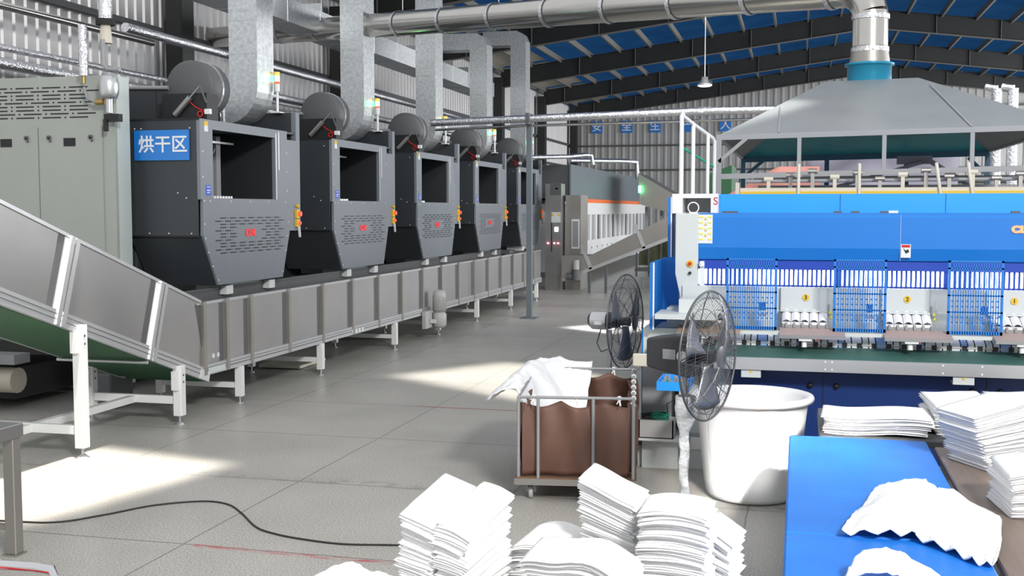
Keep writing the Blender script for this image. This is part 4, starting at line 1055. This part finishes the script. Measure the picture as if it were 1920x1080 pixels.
# handrail on top left
t = Thing('handrail', 'white tubular handrail with a green cross bar on top of the blue machine', 'handrail', (-1.1, 12.6, 2.66))
b = MB('white_paint')
b.tube([(-1.24, 12.3, 2.66), (-1.24, 12.3, 3.50), (-1.22, 12.31, 3.53)], .024, 10)
b.tube([(-1.13, 12.45, 2.66), (-1.13, 12.45, 3.38), (-1.12, 12.46, 3.42)], .022, 10)
t.part('post', b)
b = MB('white_paint'); b.tube([(-1.24, 12.3, 3.51), (-1.13, 12.5, 3.42), (-.96, 12.95, 3.30), (-.94, 12.98, 3.26), (-.94, 12.98, 2.66)], .02, 10); b.tube([(-1.0, 12.8, 3.33), (-1.0, 12.8, 2.66)], .02, 10); t.part('sloping_rail', b)
b = MB('green_wire'); b.tube([(-1.23, 12.3, 3.16), (-.95, 12.98, 2.98)], .014, 8); t.part('green_bar', b, label='pale green cross bar')

# cable box with coiled wires under the fan, blue tray
t = Thing('tool_box', 'open grey box with green coiled wire on the ledge under the fan', 'box', (-1.3, 10.9, .32))
b = MB('mid_grey'); b.m('pump_grey'); x0, x1, ya, yb, z0, z1 = -1.46, -1.13, 10.70, 10.93, .325, .50
b.box(x0, ya, z0, x1, ya + .012, z1); b.box(x0, yb - .012, z0, x1, yb, z1); b.box(x0, ya, z0, x0 + .012, yb, z1); b.box(x1 - .012, ya, z0, x1, yb, z1); b.box(x0, ya, z0, x1, yb, z0 + .01); t.part('tray', b)
b = MB('green_wire')
for k in range(5): b.tube([(-1.28 + .09 * cos(a_ * .5 + k), 10.87 + .07 * sin(a_ * .5 + k), .49 + .012 * k + .01 * sin(a_)) for a_ in range(0, 13)], .006, 5)
b.m('cable')
for k in range(3): b.tube([(-1.33 + .12 * cos(a_ * .5), 10.88 + .08 * sin(a_ * .5 + k), .50 + .02 * k) for a_ in range(0, 10)], .006, 5)
b.tube([(-1.2, 10.9, .5), (-1.22, 10.95, .62), (-1.15, 10.98, .66), (-1.08, 11.0, .5)], .006, 5)
t.part('wire_coil', b, label='green and black coiled wires')
b = MB('pale_grey'); b.box(-1.49, 10.7, .30, -1.0, 10.94, .325); b.box(-1.45, 10.88, 0, -1.1, 10.93, .3)
single('ledge_bracket', b, 'pale ledge under the open grey box', 'ledge', loc=(-1.3, 10.9, 0))
t = Thing('parts_tray', 'bright blue metal tray with small parts below the fan motor', 'tray', (-1.1, 10.6, .9))
b = MB('blue_bright'); b.box(-1.22, 10.2, .87, -.95, 10.7, .88); b.box(-1.22, 10.19, .87, -.95, 10.2, .95); b.box(-1.23, 10.19, .87, -1.22, 10.7, .95); b.box(-.95, 10.19, .87, -.94, 10.7, .95); b.box(-1.22, 10.69, .87, -.95, 10.7, .95); b.box(-1.1, 10.7, .9, -1.05, 11.1, .94); t.part('tray', b)
b = MB('mid_grey')
for k in range(14): xx = -1.2 + random.random() * .22; yy = 10.24 + random.random() * .4; b.cyl((xx, yy, .88), (xx, yy, .95 + random.random() * .02), .014, 6)
b.m('green_wire').box(-1.18, 10.3, .88, -1.12, 10.4, .95)
t.part('small_parts', b)

# ================================================================== FANS
def fan(name, label, base, head_z, R_, yaw, wrap, motor):
    t = Thing(name, label, 'fan', base, yaw, local=True)      # local +x = blowing direction
    hz = head_z
    b = MB('motor_dark'); b.lathe([(0, .05), (.10, .05), (.24, .02), (.25, 0)], (-.10, 0, 0), 20); b.bar((-.1, 0, .03), (.35, 0, .02), .06, .03); b.bar((-.1, -.3, .02), (-.1, .3, .02), .06, .03); t.part('base', b)
    b = MB('mid_grey' if not wrap else 'stainless'); b.cyl((-.10, 0, .04), (-.10, 0, hz - .1), .022, 12); pole = t.part('pole', b)
    if wrap:
        b = MB('plastic_wrap'); n = 16
        def f(u, v):
            a = 2 * pi * u; z = .12 + v * (hz - .42); r = .036 + .022 * noise.noise(V((cos(a) * 1.3, sin(a) * 1.3, z * 9))) + (.035 if z > hz - .55 else 0) * min(1, (z - hz + .55) / .1)
            return (-.10 + r * cos(a), r * sin(a), z)
        b.grid(f, n, 60, True, True); t.part('plastic_wrap', b, pole, label='crumpled clear plastic wrapped round the pole', fix=False)
    if motor == 'box':
        b = MB('motor_dark'); b.prism([(-.36, hz - .10), (-.36, hz + .11), (-.14, hz + .14), (-.02, hz + .14), (-.02, hz - .16), (-.14, hz - .14)], 'y', -.11, .11); mo = t.part('motor', b, bev=.02)
        b = MB('pale_grey'); b.m('mid_grey').box(-.22, -.116, hz - .03, -.12, -.108, hz + .04); b.m('alu').cyl((-.06, -.14, hz), (-.06, -.10, hz), .04, 14); t.part('name_plate', b, mo)
    else:
        b = MB('motor_dark'); b.lathe([(0, -.34), (.06, -.34), (.09, -.31), (.095, -.12), (.07, -.05), (.07, 0)], (0, 0, hz), 20, True, 'x'); mo = t.part('motor', b)
        b = MB('alu'); b.lathe([(.097, -.30), (.10, -.29), (.10, -.13), (.097, -.12)], (0, 0, hz), 20, True, 'x'); b.m('label_white').box(-.24, -.10, hz - .04, -.15, -.095, hz); t.part('motor_shell', b, mo)
        b = MB('cable'); b.tube([(-.2, 0, hz - .08), (-.26, .02, hz - .25), (-.2, 0, hz - .34), (-.1, 0, hz - .3)], .006, 6); t.part('cable', b, mo)
    b = MB('fan_wire'); xc = .08; dep = .10 if motor == 'box' else .11
    def dome(s_, rr): # x offset of guard surface
        q = rr / R_; return xc + s_ * dep * (1 - q ** 2.6) * (1 if s_ > 0 else .8)
    n = 84
    for s_ in (1, -1):
        for k in range(n):
            a0 = 2 * pi * k / n; pts = []
            for j in range(7):
                rr = R_ * (.17 + .83 * j / 6); a = a0 + (.5 if s_ > 0 else -.5) * (j / 6) * .5; pts.append((dome(s_, rr), rr * cos(a), hz + rr * sin(a)))
            b.tube(pts, .0013, 3, False, False)
        for rr in (R_ * .17, R_ * .45, R_ * .72, R_ * .9):
            b.tube([(dome(s_, rr), rr * cos(2 * pi * k / 40), hz + rr * sin(2 * pi * k / 40)) for k in range(40)], .0022, 4, False, False, True)
    g = t.part('guard', b, fix=False)
    b = MB('fan_wire'); b.tube([(xc, R_ * cos(2 * pi * k / 56), hz + R_ * sin(2 * pi * k / 56)) for k in range(56)], .008, 6, False, True, True)
    for k in range(8):
        a0 = 2 * pi * k / 8; b.tube([(dome(1, R_ * f_), R_ * f_ * cos(a0 + .35 * (1 - f_)), hz + R_ * f_ * sin(a0 + .35 * (1 - f_))) for f_ in (.17, .4, .7, 1)], .004, 4, False, False)
        b.tube([(dome(-1, R_ * f_), R_ * f_ * cos(a0), hz + R_ * f_ * sin(a0)) for f_ in (.17, .5, .8, 1)], .004, 4, False, False)
    t.part('guard_rim', b, g, fix=False)
    b = MB('fan_wire'); b.lathe([(0, dep + .01), (R_ * .12, dep + .008), (R_ * .17, dep)], (xc, 0, hz), 20, True, 'x'); t.part('centre_cap', b, g)
    for k in range(3):
        a0 = 2 * pi * k / 3 + .5; bb = MB('fan_blade')
        def f(u, v, a0=a0):
            rr = R_ * (.10 + .74 * u); a = a0 + (v - .5) * (.55 + .35 * u); return (xc + .05 * (v - .5) * (1.3 - .5 * u), rr * cos(a), hz + rr * sin(a))
        bb.grid(f, 6, 5); o = t.part('blade', bb, fix=False); solid(o, .004)
    b = MB('motor_dark'); b.cyl((-.02, 0, hz), (xc + .05, 0, hz), .045, 16); t.part('hub', b)
    return t
fan('pedestal_fan', 'tall grey wire-guard fan on a plastic-wrapped pole in front of the white barrel', (-.68, 8.05, 0), 1.475, .455, R(-21), True, 'box')
fan('pedestal_fan', 'wire-guard fan with a round motor standing behind the brown laundry cart', (-1.86, 12.0, 0), 1.31, .50, R(-14), False, 'round')

# ================================================================== WHITE BARREL
t = Thing('plastic_barrel', 'large open white plastic barrel between the fan and the blue table', 'barrel', (-.38, 10.02, 0))
Rb_, rb_ = .50, .385; hB = .90
prof = [(0, .012), (rb_ - .02, .012), (rb_, .05), (rb_ + .02, .15), (Rb_ - .03, hB - .12), (Rb_ - .02, hB - .05), (Rb_ + .02, hB - .05), (Rb_ + .03, hB - .02), (Rb_ + .02, hB), (Rb_ - .02, hB + .005), (Rb_ - .05, hB - .02), (Rb_ - .06, hB - .12), (rb_, .2), (rb_ - .03, .06), (0, .05)]
b = MB('plastic_white'); b.lathe(prof, (-.38, 10.02, 0), 64); t.part('shell', b, fix=False)

# ================================================================== LAUNDRY CART
def cart():
    # local frame: x to the right, y away; front-left corner at origin
    ang = R(8); t = Thing('laundry_cart', 'steel-framed laundry cart with a brown cloth liner on caster wheels', 'cart', (-2.31, 9.36, 0), ang, local=True)
    W, D, Z0, Z1 = .98, 1.8, .21, .90
    b = MB('wood_old'); b.rbox(-.03, -.03, Z0 - .05, W + .03, D + .03, Z0, .012); b.m('stainless_dull').box(-.035, -.035, Z0 - .065, W + .035, -.03, Z0 - .01); t.part('platform', b)
    b = MB('mid_grey')
    b.tube([(0, 0, Z1), (W, 0, Z1)], .013, 8); b.tube([(W, 0, Z1), (W, D, Z1)], .013, 8); b.tube([(W, D, Z1), (0, D, Z1)], .013, 8); b.tube([(0, D, Z1), (0, 0, Z1)], .013, 8)
    t.part('top_rail', b)
    for (x, y) in ((0, 0), (.17, -.012), (.64, -.012), (W, 0), (0, D), (W, D), (W, D * .5), (0, D * .5), (.5, D)):
        b = MB('mid_grey'); b.tube([(x, y, Z0 - .02), (x, y, Z1)], .014, 8); t.part('upright', b)
    # cloth liner (four hanging walls)
    def wall(fx, n, seed):
        b = MB('brown_cloth')
        def f(u, v):
            x, y, nx, ny = fx(u)
            top = Z1 - .035 - .05 * abs(sin(pi * u * 2.5 + .3)) - .01
            z = Z0 + .01 + (top - Z0) * v
            fold = (.055 * noise.noise(V((u * 5 * n + seed, v * .9, seed))) + 0.03 * sin(u * 21 * n + 2.5 * v + seed) * (0.35 + .65 * v * v) + .028 * sin(pi * v) * (1.0))
            return (x + nx * fold, y + ny * fold, z)
        b.grid(f, int(44 * n), 14); return b
    i_ = .03
    liner = t.part('cloth_liner', wall(lambda u: (i_ + (W - 2 * i_) * u, i_, 0, -1), 1, 1.2), fix=False, label='brown cloth side facing the camera'); solid(liner, .004)
    o = t.part('cloth_liner', wall(lambda u: (W - i_, i_ + (D - 2 * i_) * u, 1, 0), 1.6, 4.2), fix=False); solid(o, .004)
    o = t.part('cloth_liner', wall(lambda u: (i_ + (W - 2 * i_) * u, D - i_, 0, 1), 1, 7.7), fix=False); solid(o, .004)
    o = t.part('cloth_liner', wall(lambda u: (i_, i_ + (D - 2 * i_) * u, -1, 0), 1.6, 9.1), fix=False); solid(o, .004)
    for (x, y) in ((.13, 0), (.50, 0), (.86, 0), (W, .02), (W, .3), (W, .62), (W, .95), (W, 1.3), (W, 1.7), (.78, D), (.5, D)):
        b = MB('linen'); b.tube([(x + .018 * cos(a_), y + .018 * sin(a_) * 0, Z1 + .018 * sin(a_)) for a_ in [k * pi / 4 for k in range(8)]], .006, 5, False, True, True); b.tube([(x, y - .015, Z1 - .01), (x + .01, y - .02, Z1 - .06)], .008, 5); b.tube([(x, y - .015, Z1 - .01), (x - .022, y - .02, Z1 - .045)], .005, 5); t.part('tie', b, fix=False)
    for (x, y) in ((.10, .08), (W - .1, .08), (.1, D - .08), (W - .1, D - .08)):
        b = MB('mid_grey'); b.box(x - .035, y - .03, .10, x - .025, y + .05, .16); b.box(x + .025, y - .03, .10, x + .035, y + .05, .16); b.box(x - .035, y - .04, .145, x + .035, y + .05, .16); b.bar((x - .03, y + .02, .13), (x - .03, y + .02, .055), .03, .008); b.bar((x + .03, y + .02, .13), (x + .03, y + .02, .055), .03, .008); cs = t.part('caster', b)
        b = MB('pump_grey'); b.lathe([(0, -.018), (.05, -.018), (.058, -.012), (.058, .012), (.05, .018), (0, .018)], (x, y + .02, .058), 20, True, 'x'); t.part('wheel', b, cs)
    return t
cart()

# generic draped cloth from a control net (Catmull-Rom)
def cr(p0, p1, p2, p3, t):
    return .5 * ((2 * p1) + (-p0 + p2) * t + (2 * p0 - 5 * p1 + 4 * p2 - p3) * t * t + (-p0 + 3 * p1 - 3 * p2 + p3) * t ** 3)
def curve_eval(pts, t):
    n = len(pts) - 1; s = min(t * n, n - 1e-6); i = int(s); f = s - i
    return cr(pts[max(i - 1, 0)], pts[i], pts[i + 1], pts[min(i + 2, n)], f)
def cloth_net(mb, net, nu=40, nv=40, amp=.01, fr=6, seed=0, cre=.0, flat=1.0, zz=0.0):
    net = [[V((p[0], p[1], .8 + (p[2] - .8) * flat if flat != 1 else p[2])) for p in row] for row in net]
    def f(u, v):
        col = [curve_eval(r_, v) for r_ in net]; p = curve_eval(col, u)
        q = V((p.x * fr + seed, p.y * fr, p.z * fr + seed)); nz = noise.noise(q) * amp
        ri = (1 - abs(noise.noise(q * 1.7 + V((5, 3, 1))))) ** 4 * cre
        tri = abs(((v * 5.0) % 1.0) - .5) * 2 * zz * max(0, (u - .55) / .45)
        return (p.x + nz * .5, p.y + nz * .5, p.z + nz + ri + tri)
    mb.grid(f, nu, nv); return mb
# sheet thrown over the cart
net = [[(-2.78, 10.95, .80), (-2.62, 11.2, .97), (-2.45, 11.3, .95), (-2.25, 11.33, .93), (-2.02, 11.34, .95)],
       [(-2.80, 10.4, .74), (-2.56, 10.7, .965), (-2.40, 10.75, .86), (-2.2, 10.85, .72), (-2.0, 11.0, .72)],
       [(-2.72, 9.85, .78), (-2.51, 10.1, .95), (-2.32, 10.2, .72), (-2.15, 10.3, .52), (-1.95, 10.5, .5)],
       [(-2.60, 9.45, .84), (-2.40, 9.65, .925), (-2.25, 9.75, .66), (-2.1, 9.85, .42), (-1.92, 10.1, .40)],
       [(-2.52, 9.30, .90), (-2.35, 9.42, .915), (-2.22, 9.5, .62), (-2.08, 9.6, .38), (-1.9, 9.9, .36)]]
b = MB('linen_fold'); cloth_net(b, net, 48, 48, .05, 4, 3, .03)
o = single('white_sheet', b, 'white sheet thrown over the left rim of the brown laundry cart', 'sheet', loc=(-2.3, 10.2, .9), fix=False); solid(o, .006)

# ================================================================== FOLDED LINEN
def sheet_mesh(wd, dp, th, seed, sag, tilt=(0, 0), lips=3, rag=.012, matname='linen'):
    """one folded sheet: a few soft plies, rounded at the folds"""
    mb = MB(matname); rnd = random.Random(seed); ply = th / lips
    for l in range(lips):
        ox, oy = rnd.uniform(-rag, rag), rnd.uniform(-rag, rag); w2, d2 = wd * rnd.uniform(.96, 1.0) / 2, dp * rnd.uniform(.96, 1.0) / 2; z0 = l * ply
        nx, ny = 14, 10
        def S(x, y): return sag(x, y) + tilt[0] * x + tilt[1] * y + .004 * noise.noise(V((x * 9 + seed, y * 9, l * .7)))
        def edge(a, half): # rounded profile towards the border
            return 1 - max(0, (abs(a) - (half - ply * .6)) / (ply * .6)) ** 2 * .8
        vs = []; 
        for side in (0, 1):
            for i in range(nx + 1):
                for j in range(ny + 1):
                    u = -1 + 2 * i / nx; v_ = -1 + 2 * j / ny
                    u = math.copysign(abs(u) ** .75, u); v_ = math.copysign(abs(v_) ** .75, v_)
                    x = u * w2; y = v_ * d2; wob = 1 + .012 * noise.noise(V((u * 2 + seed, v_ * 2, l * 3.1)))
                    e = edge(x, w2) * edge(y, d2); h = ply * .49 * e
                    vs.append((x * wob + ox, y * wob + oy, z0 + ply / 2 + (h if side else -h) + S(x, y)))
        m = ny + 1; N = (nx + 1) * m; fs = []
        for i in range(nx):
            for j in range(ny):
                a = i * m + j; fs.append((a, a + 1, a + m + 1, a + m)); fs.append((N + a, N + a + m, N + a + m + 1, N + a + 1))
        for i in range(nx):
            for j, fl in ((0, 0), (ny, 1)):
                a, c = i * m + j, (i + 1) * m + j; q = (a, c, N + c, N + a); fs.append(q if not fl else tuple(reversed(q)))
        for j in range(ny):
            for i, fl in ((0, 1), (nx, 0)):
                a, c = i * m + j, i * m + j + 1; q = (a, c, N + c, N + a); fs.append(q if not fl else tuple(reversed(q)))
        mb.add(vs, fs, True)
    return mb
ORD = ['topmost', 'second from the top', 'third from the top', 'fourth from the top', 'fifth from the top', 'sixth from the top', 'seventh from the top', 'eighth from the top', 'ninth from the top', 'tenth from the top', 'eleventh from the top', 'twelfth from the top', 'thirteenth from the top', 'fourteenth from the top', 'fifteenth from the top', 'sixteenth from the top', 'seventeenth from the top', 'eighteenth from the top', 'nineteenth from the top']
def pile(name, label, group, base, yaw, wd, dp, n, th, sag=lambda x, y, f: 0, tilt=(0, 0), lean=(0, 0), jit=.012, jyaw=.03, seed=1, toplabel=None, cat='folded sheet', lips=3):
    rnd = random.Random(seed); x, y, z = base
    protos = [None] * 4
    for k in range(n):
        f_ = (k + 1) / n
        mb = sheet_mesh(wd * rnd.uniform(.965, 1.02), dp * rnd.uniform(.965, 1.02), th, seed * 31 + k, lambda a, b_: sag(a, b_, f_), (tilt[0] * f_, tilt[1] * f_), lips)
        o = mb.build(name); fix_normals(o)
        o.location = (x + lean[0] * f_ + rnd.uniform(-jit, jit), y + lean[1] * f_ + rnd.uniform(-jit, jit), z + k * th)
        o.rotation_euler = (0, 0, yaw + rnd.uniform(-jyaw, jyaw))
        tag(o, label.replace('white folded sheet', 'white folded sheet ' + ('lowest' if k == 0 else ORD[n - 1 - k])), cat, group)

TZ = .74   # foreground table height
t = Thing('work_table', 'low table under the white linen piles at the bottom edge', 'table', (-1.2, 4.3, 0))
b = MB('stainless'); b.prism([(-2.2, 3.2), (-.12, 3.2), (-.12, 5.38), (-2.2, 4.85)], 'z', TZ - .04, TZ); t.part('table_top', b)
for xx in (-2.1, -.22):
    for yy in (3.3, 4.7): b = MB('mid_grey'); b.box(xx - .025, yy - .025, 0, xx + .025, yy + .025, TZ - .04); t.part('leg', b)
# left pile (two halves)
YA = R(-13); e1 = V((cos(YA), sin(YA), 0)); e2 = V((sin(YA), -cos(YA), 0))
cL = V((-1.465, 4.77, 0)); ca = cL - e1 * .087; cb_ = cL + e1 * .087
pile('folded_sheet', 'white folded sheet in the tall bottom pile, left half', 'folded sheets, left half of the bottom pile', (ca.x, ca.y, TZ), YA, .172, .42, 15, .031, lambda x, y, f: 0, (-.30, .24), (0, 0), .008, .03, 3)
pile('folded_sheet', 'white folded sheet in the tall bottom pile, right half', 'folded sheets, right half of the bottom pile', (cb_.x, cb_.y, TZ), YA, .172, .42, 15, .030, lambda x, y, f: -.010 * f * (x / .09) ** 2, (-.28, .24), (.0, 0), .012, .04, 5)
# right pile
pile('folded_sheet', 'white folded sheet in the pile below the brown cart', 'folded sheets, left half of the right pile', (-.785, 5.0, TZ), R(-12), .27, .22, 18, .0295, lambda x, y, f: -.01 * f * sin(x * 9), (-.32, .12), (0, 0), .008, .03, 11)
pile('folded_sheet', 'white folded sheet in the pile below the fan pole', 'folded sheets, right half of the right pile', (-.495, 4.86, TZ), R(-5), .31, .24, 17, .0295, lambda x, y, f: -.022 * f * (x / .15) ** 2, (-.02, .10), (0, 0), .012, .05, 13)
pile('folded_sheet', 'white folded sheet in the leaning pile by the fan foot', 'folded sheets leaning at right', (-.325, 5.03, TZ), R(-14), .13, .22, 12, .0295, lambda x, y, f: -.02 * f * (x / .07), (-.3, .1), (.02, 0), .010, .06, 17)
# middle low piles
pile('folded_sheet', 'white folded sheet in the low pile between tall piles', 'folded sheets in the middle', (-1.10, 5.04, TZ), R(-18), .28, .26, 9, .031, lambda x, y, f: -.04 * f * (x / .15) ** 2, (0, .2), (0, 0), .012, .06, 19)
pile('folded_sheet', 'white folded sheet in the flat frontmost pile', 'folded sheets in front', (-.83, 4.44, TZ), R(-8), .44, .28, 14, .0285, lambda x, y, f: -.06 * f * (x / .25) ** 2 + .010 * sin(x * 22) * f, (-.06, .1), (0, 0), .012, .04, 23)
b = MB('linen_fold'); cloth_net(b, [[(-1.98, 4.0, .80), (-1.96, 4.3, .95), (-1.94, 4.5, .86)], [(-1.85, 4.0, .86), (-1.83, 4.32, 1.0), (-1.82, 4.5, .92)], [(-1.70, 4.0, .84), (-1.70, 4.3, .985), (-1.68, 4.48, .9)], [(-1.55, 4.0, .82), (-1.55, 4.28, .95), (-1.55, 4.44, .84)]], 26, 22, .03, 7, 2, .02)
o = single('crumpled_linen', b, 'crumpled white linen at the bottom edge left of the tall pile', 'linen', loc=(-1.8, 4.3, TZ), fix=False); solid(o, .006)

# ================================================================== RIGHT TABLES
t = Thing('padded_table', 'table with a bright blue padded top beside the white barrel', 'table', (.45, 6, 0))
tz = .80
for ya, yb in ((6.09, 8.75), (3.2, 6.07)):
    b = MB('mat_blue'); s0 = (ya - 3.2) / 5.5; x0 = -.10; 
    b.rbox(-.05 + .03 * 0, ya, tz - .05, .93, yb, tz, .012); t.part('blue_pad', b)
b = MB('wood_old'); b.m('mid_grey').box(-.03, 3.2, tz - .09, .91, 8.72, tz - .055)
t.part('table_top', b)
for xx in (.03, .85):
    for yy in (3.3, 6.0, 8.6): b = MB('mid_grey'); b.box(xx - .025, yy - .025, 0, xx + .025, yy + .025, tz - .09); t.part('leg', b)
t = Thing('wood_table', 'brown wood-topped table along the right edge holding folded linen', 'table', (1.6, 6.5, 0))
b = MB('wood_top'); b.rbox(.97, 3.2, tz - .06, 2.7, 8.62, tz - .012, .008); t.part('table_top', b)
for xx in (1.03, 2.6):
    for yy in (3.3, 6.0, 8.5): b = MB('mid_grey'); b.box(xx - .025, yy - .025, 0, xx + .025, yy + .025, tz - .06); t.part('leg', b)
t = Thing('steel_table', 'long grey steel table behind the blue padded one, carrying flat linen piles', 'table', (1.3, 9.3, 0))
b = MB('stainless_dull'); b.m('dark_grey'); b.rbox(.17, 8.80, tz - .06, 2.9, 10.05, tz - .005, .008); t.part('table_top', b)
for xx in (.24, 2.8):
    for yy in (8.87, 9.97): b = MB('mid_grey'); b.box(xx - .025, yy - .025, 0, xx + .025, yy + .025, tz - .06); t.part('leg', b)
pile('folded_sheet', 'wide flat white folded sheet in the pile nearest the barrel', 'flat sheets at the corner of the grey table', (.60, 9.15, tz), R(-3), .80, .60, 3, .045, lambda x, y, f: .012 * sin(x * 7), (0, 0), (0, 0), .02, .03, 31)
pile('folded_sheet', 'white folded sheet in the middle pile on the grey table', 'sheets in the middle of the grey table', (1.22, 9.40, tz), R(2), .46, .80, 5, .045, lambda x, y, f: .008 * sin(x * 9), (0, 0), (0, 0), .02, .03, 37)
pile('folded_sheet', 'white folded sheet in the back right pile on the grey table', 'sheets at the back right of the grey table', (1.75, 9.3, tz), R(3), .56, .9, 6, .042, lambda x, y, f: .008 * sin(x * 9), (0, 0), (0, 0), .02, .03, 39)
# tall slumped pile on the wood table
pile('folded_sheet', 'white folded sheet in the tall slumped pile on the wood table', 'slumped pile of folded sheets', (1.32, 8.15, tz - .01), R(28), .44, .46, 15, .026, lambda x, y, f: -.22 * f * 0, (.22, .0), (-.10, .05), .008, .02, 41, None, 'folded sheet', 2)
pile('folded_sheet', 'white folded sheet in the near right-edge pile', 'near pile at the right edge', (1.36, 6.95, tz - .01), R(6), .46, .50, 8, .034, lambda x, y, f: -.03 * f * (x / .23) ** 2, (.0, .04), (0, 0), .016, .05, 43)
# unfolded cloth across blue pad and wood
net = [[(.47, 7.10, .84), (.57, 7.18, .86), (.68, 7.26, .87), (.78, 7.32, .85)],
       [(.38, 6.65, .84), (.56, 6.75, .93), (.74, 6.8, .94), (.84, 6.8, .88)],
       [(.30, 6.35, .85), (.50, 6.42, .96), (.70, 6.45, .96), (.88, 6.55, .88)],
       [(.25, 6.12, .835), (.46, 6.15, .90), (.64, 6.18, .90), (.86, 6.3, .86)],
       [(.24, 6.05, .815), (.44, 6.05, .83), (.62, 6.06, .83), (.82, 6.15, .83)]]
b = MB('linen_fold'); cloth_net(b, net, 44, 60, .008, 5, 8, .012, .62, .035)
net = [[(.83, 7.12, .86), (.90, 7.0, .88), (.98, 6.85, .84), (1.05, 6.72, .81)],
       [(.78, 6.8, .90), (.88, 6.75, .92), (.99, 6.65, .86), (1.09, 6.58, .82)],
       [(.72, 6.4, .89), (.84, 6.35, .92), (.96, 6.3, .87), (1.05, 6.3, .83)],
       [(.62, 6.1, .83), (.76, 6.0, .87), (.90, 5.95, .85), (1.0, 6.0, .83)],
       [(.60, 6.03, .815), (.74, 5.86, .82), (.85, 5.70, .815), (.93, 5.68, .815)]]
cloth_net(b, net, 44, 60, .008, 5, 12, .012, .62, .03)
o = single('rumpled_cloth', b, 'rumpled half-folded white cloth lying across the blue pad onto the wood table', 'cloth', loc=(.7, 6.4, .8), fix=False); solid(o, .007)
b = MB('linen_fold'); cloth_net(b, [[(.22, 5.25, .83), (.3, 5.42, .90), (.4, 5.50, .84)], [(.38, 5.2, .88), (.42, 5.40, .93), (.46, 5.5, .86)], [(.56, 5.15, .86), (.56, 5.36, .90), (.56, 5.46, .84)], [(.70, 5.1, .83), (.68, 5.25, .84), (.66, 5.35, .82)]], 24, 20, .02, 7, 4, .02)
o = single('rumpled_cloth', b, 'corner of a white cloth on the blue pad at the bottom right edge', 'cloth', loc=(.45, 5.3, .8), fix=False); solid(o, .006)

# ================================================================== LEFT FOREGROUND
t = Thing('steel_bench', 'grey steel bench frame cut off by the left edge', 'bench', (-5.9, 6.2, 0))
b = MB('stainless'); b.rbox(-6.7, 5.4, .86, -5.43, 7.03, .96, .006); t.part('bench_top', b)
for xx, yy in ((-5.49, 6.97), (-6.6, 6.97), (-5.49, 5.5), (-6.6, 5.5)):
    b = MB('mid_grey'); b.m('stainless_dull'); b.rbox(xx - .045, yy - .045, 0.01, xx + .045, yy + .045, .86, .006); b.box(xx - .06, yy - .06, 0, xx + .06, yy + .06, .012); t.part('leg', b)
b = MB('stainless_dull'); b.box(-6.6, 6.95, .18, -5.5, 6.99, .22); b.box(-6.6, 5.48, .18, -5.5, 5.52, .22); t.part('stretcher', b)
b = MB('linen_fold'); cloth_net(b, [[(-6.3, 6.3, .97), (-6.2, 6.6, 1.1), (-6.1, 6.9, .98)], [(-5.9, 6.3, 1.02), (-5.9, 6.6, 1.15), (-5.85, 6.9, 1.0)], [(-5.64, 6.35, .97), (-5.62, 6.6, 1.06), (-5.6, 6.95, .97)]], 20, 20, .04, 6, 1, .02)
o = single('folded_towel', b, 'white cloth heap on the steel bench at the left edge', 'cloth', loc=(-5.9, 6.6, .96), fix=False); solid(o, .006)
t = Thing('trolley', 'chrome-railed trolley handle at the bottom left corner', 'trolley', (-3.9, 4.3, 0))
b = MB('chrome'); b.tube([(-4.6, 4.25, .9), (-3.3, 4.32, .9), (-3.22, 4.33, .89), (-3.19, 4.31, .86), (-3.22, 4.25, .82), (-3.3, 4.2, .6)], .022, 12); t.part('handle_rail', b)
b = MB('mid_grey'); b.tube([(-3.3, 4.2, .6), (-3.3, 4.2, .05)], .02, 8); b.tube([(-4.6, 4.25, .9), (-4.6, 4.2, .05)], .02, 8); b.box(-4.6, 3.6, .2, -3.3, 4.25, .24); t.part('frame', b)
b = MB('rubber'); b.cyl((-3.33, 4.2, .05), (-3.27, 4.2, .05), .05, 14); b.cyl((-4.63, 4.2, .05), (-4.57, 4.2, .05), .05, 14); t.part('wheel', b)
t = Thing('red_bag', 'red bag tied with white string to the chrome rail at the bottom left', 'bag', (-3.7, 4.3, .5))
b = MB('red_bag'); b.lathe([(0, .36), (.10, .35), (.17, .30), (.20, .1), (.18, -.1), (0, -.12)], (-3.66, 4.16, .52), 20); t.part('bag_body', b)
b = MB('linen'); b.tube([(-3.50 + .0 * a_, 4.31 + .03 * cos(a_), .90 + .035 * sin(a_)) for a_ in [k * pi / 5 for k in range(10)]], .006, 5, False, True, True); b.tube([(-3.50, 4.28, .87), (-3.5, 4.26, .78)], .006, 5); t.part('string', b, fix=False)
# floor cable
cp = [(-7.5, 7.55), (-6.19, 7.69), (-5.73, 7.76), (-5.48, 8.05), (-5.25, 8.42), (-4.92, 8.64), (-4.66, 8.60), (-4.42, 8.38), (-4.11, 8.03), (-3.9, 7.90), (-3.65, 7.82), (-3.28, 7.77), (-2.88, 7.84), (-2.2, 7.95), (-1.4, 8.0), (-.75, 8.05)]
cv = [V((x, y, .008)) for x, y in cp]
b = MB('cable'); b.tube([curve_eval(cv, i / 90) for i in range(91)], .0075, 6)
single('power_cable', b, 'thin black power cable winding across the terrazzo floor', 'cable', loc=(-4, 8, 0))
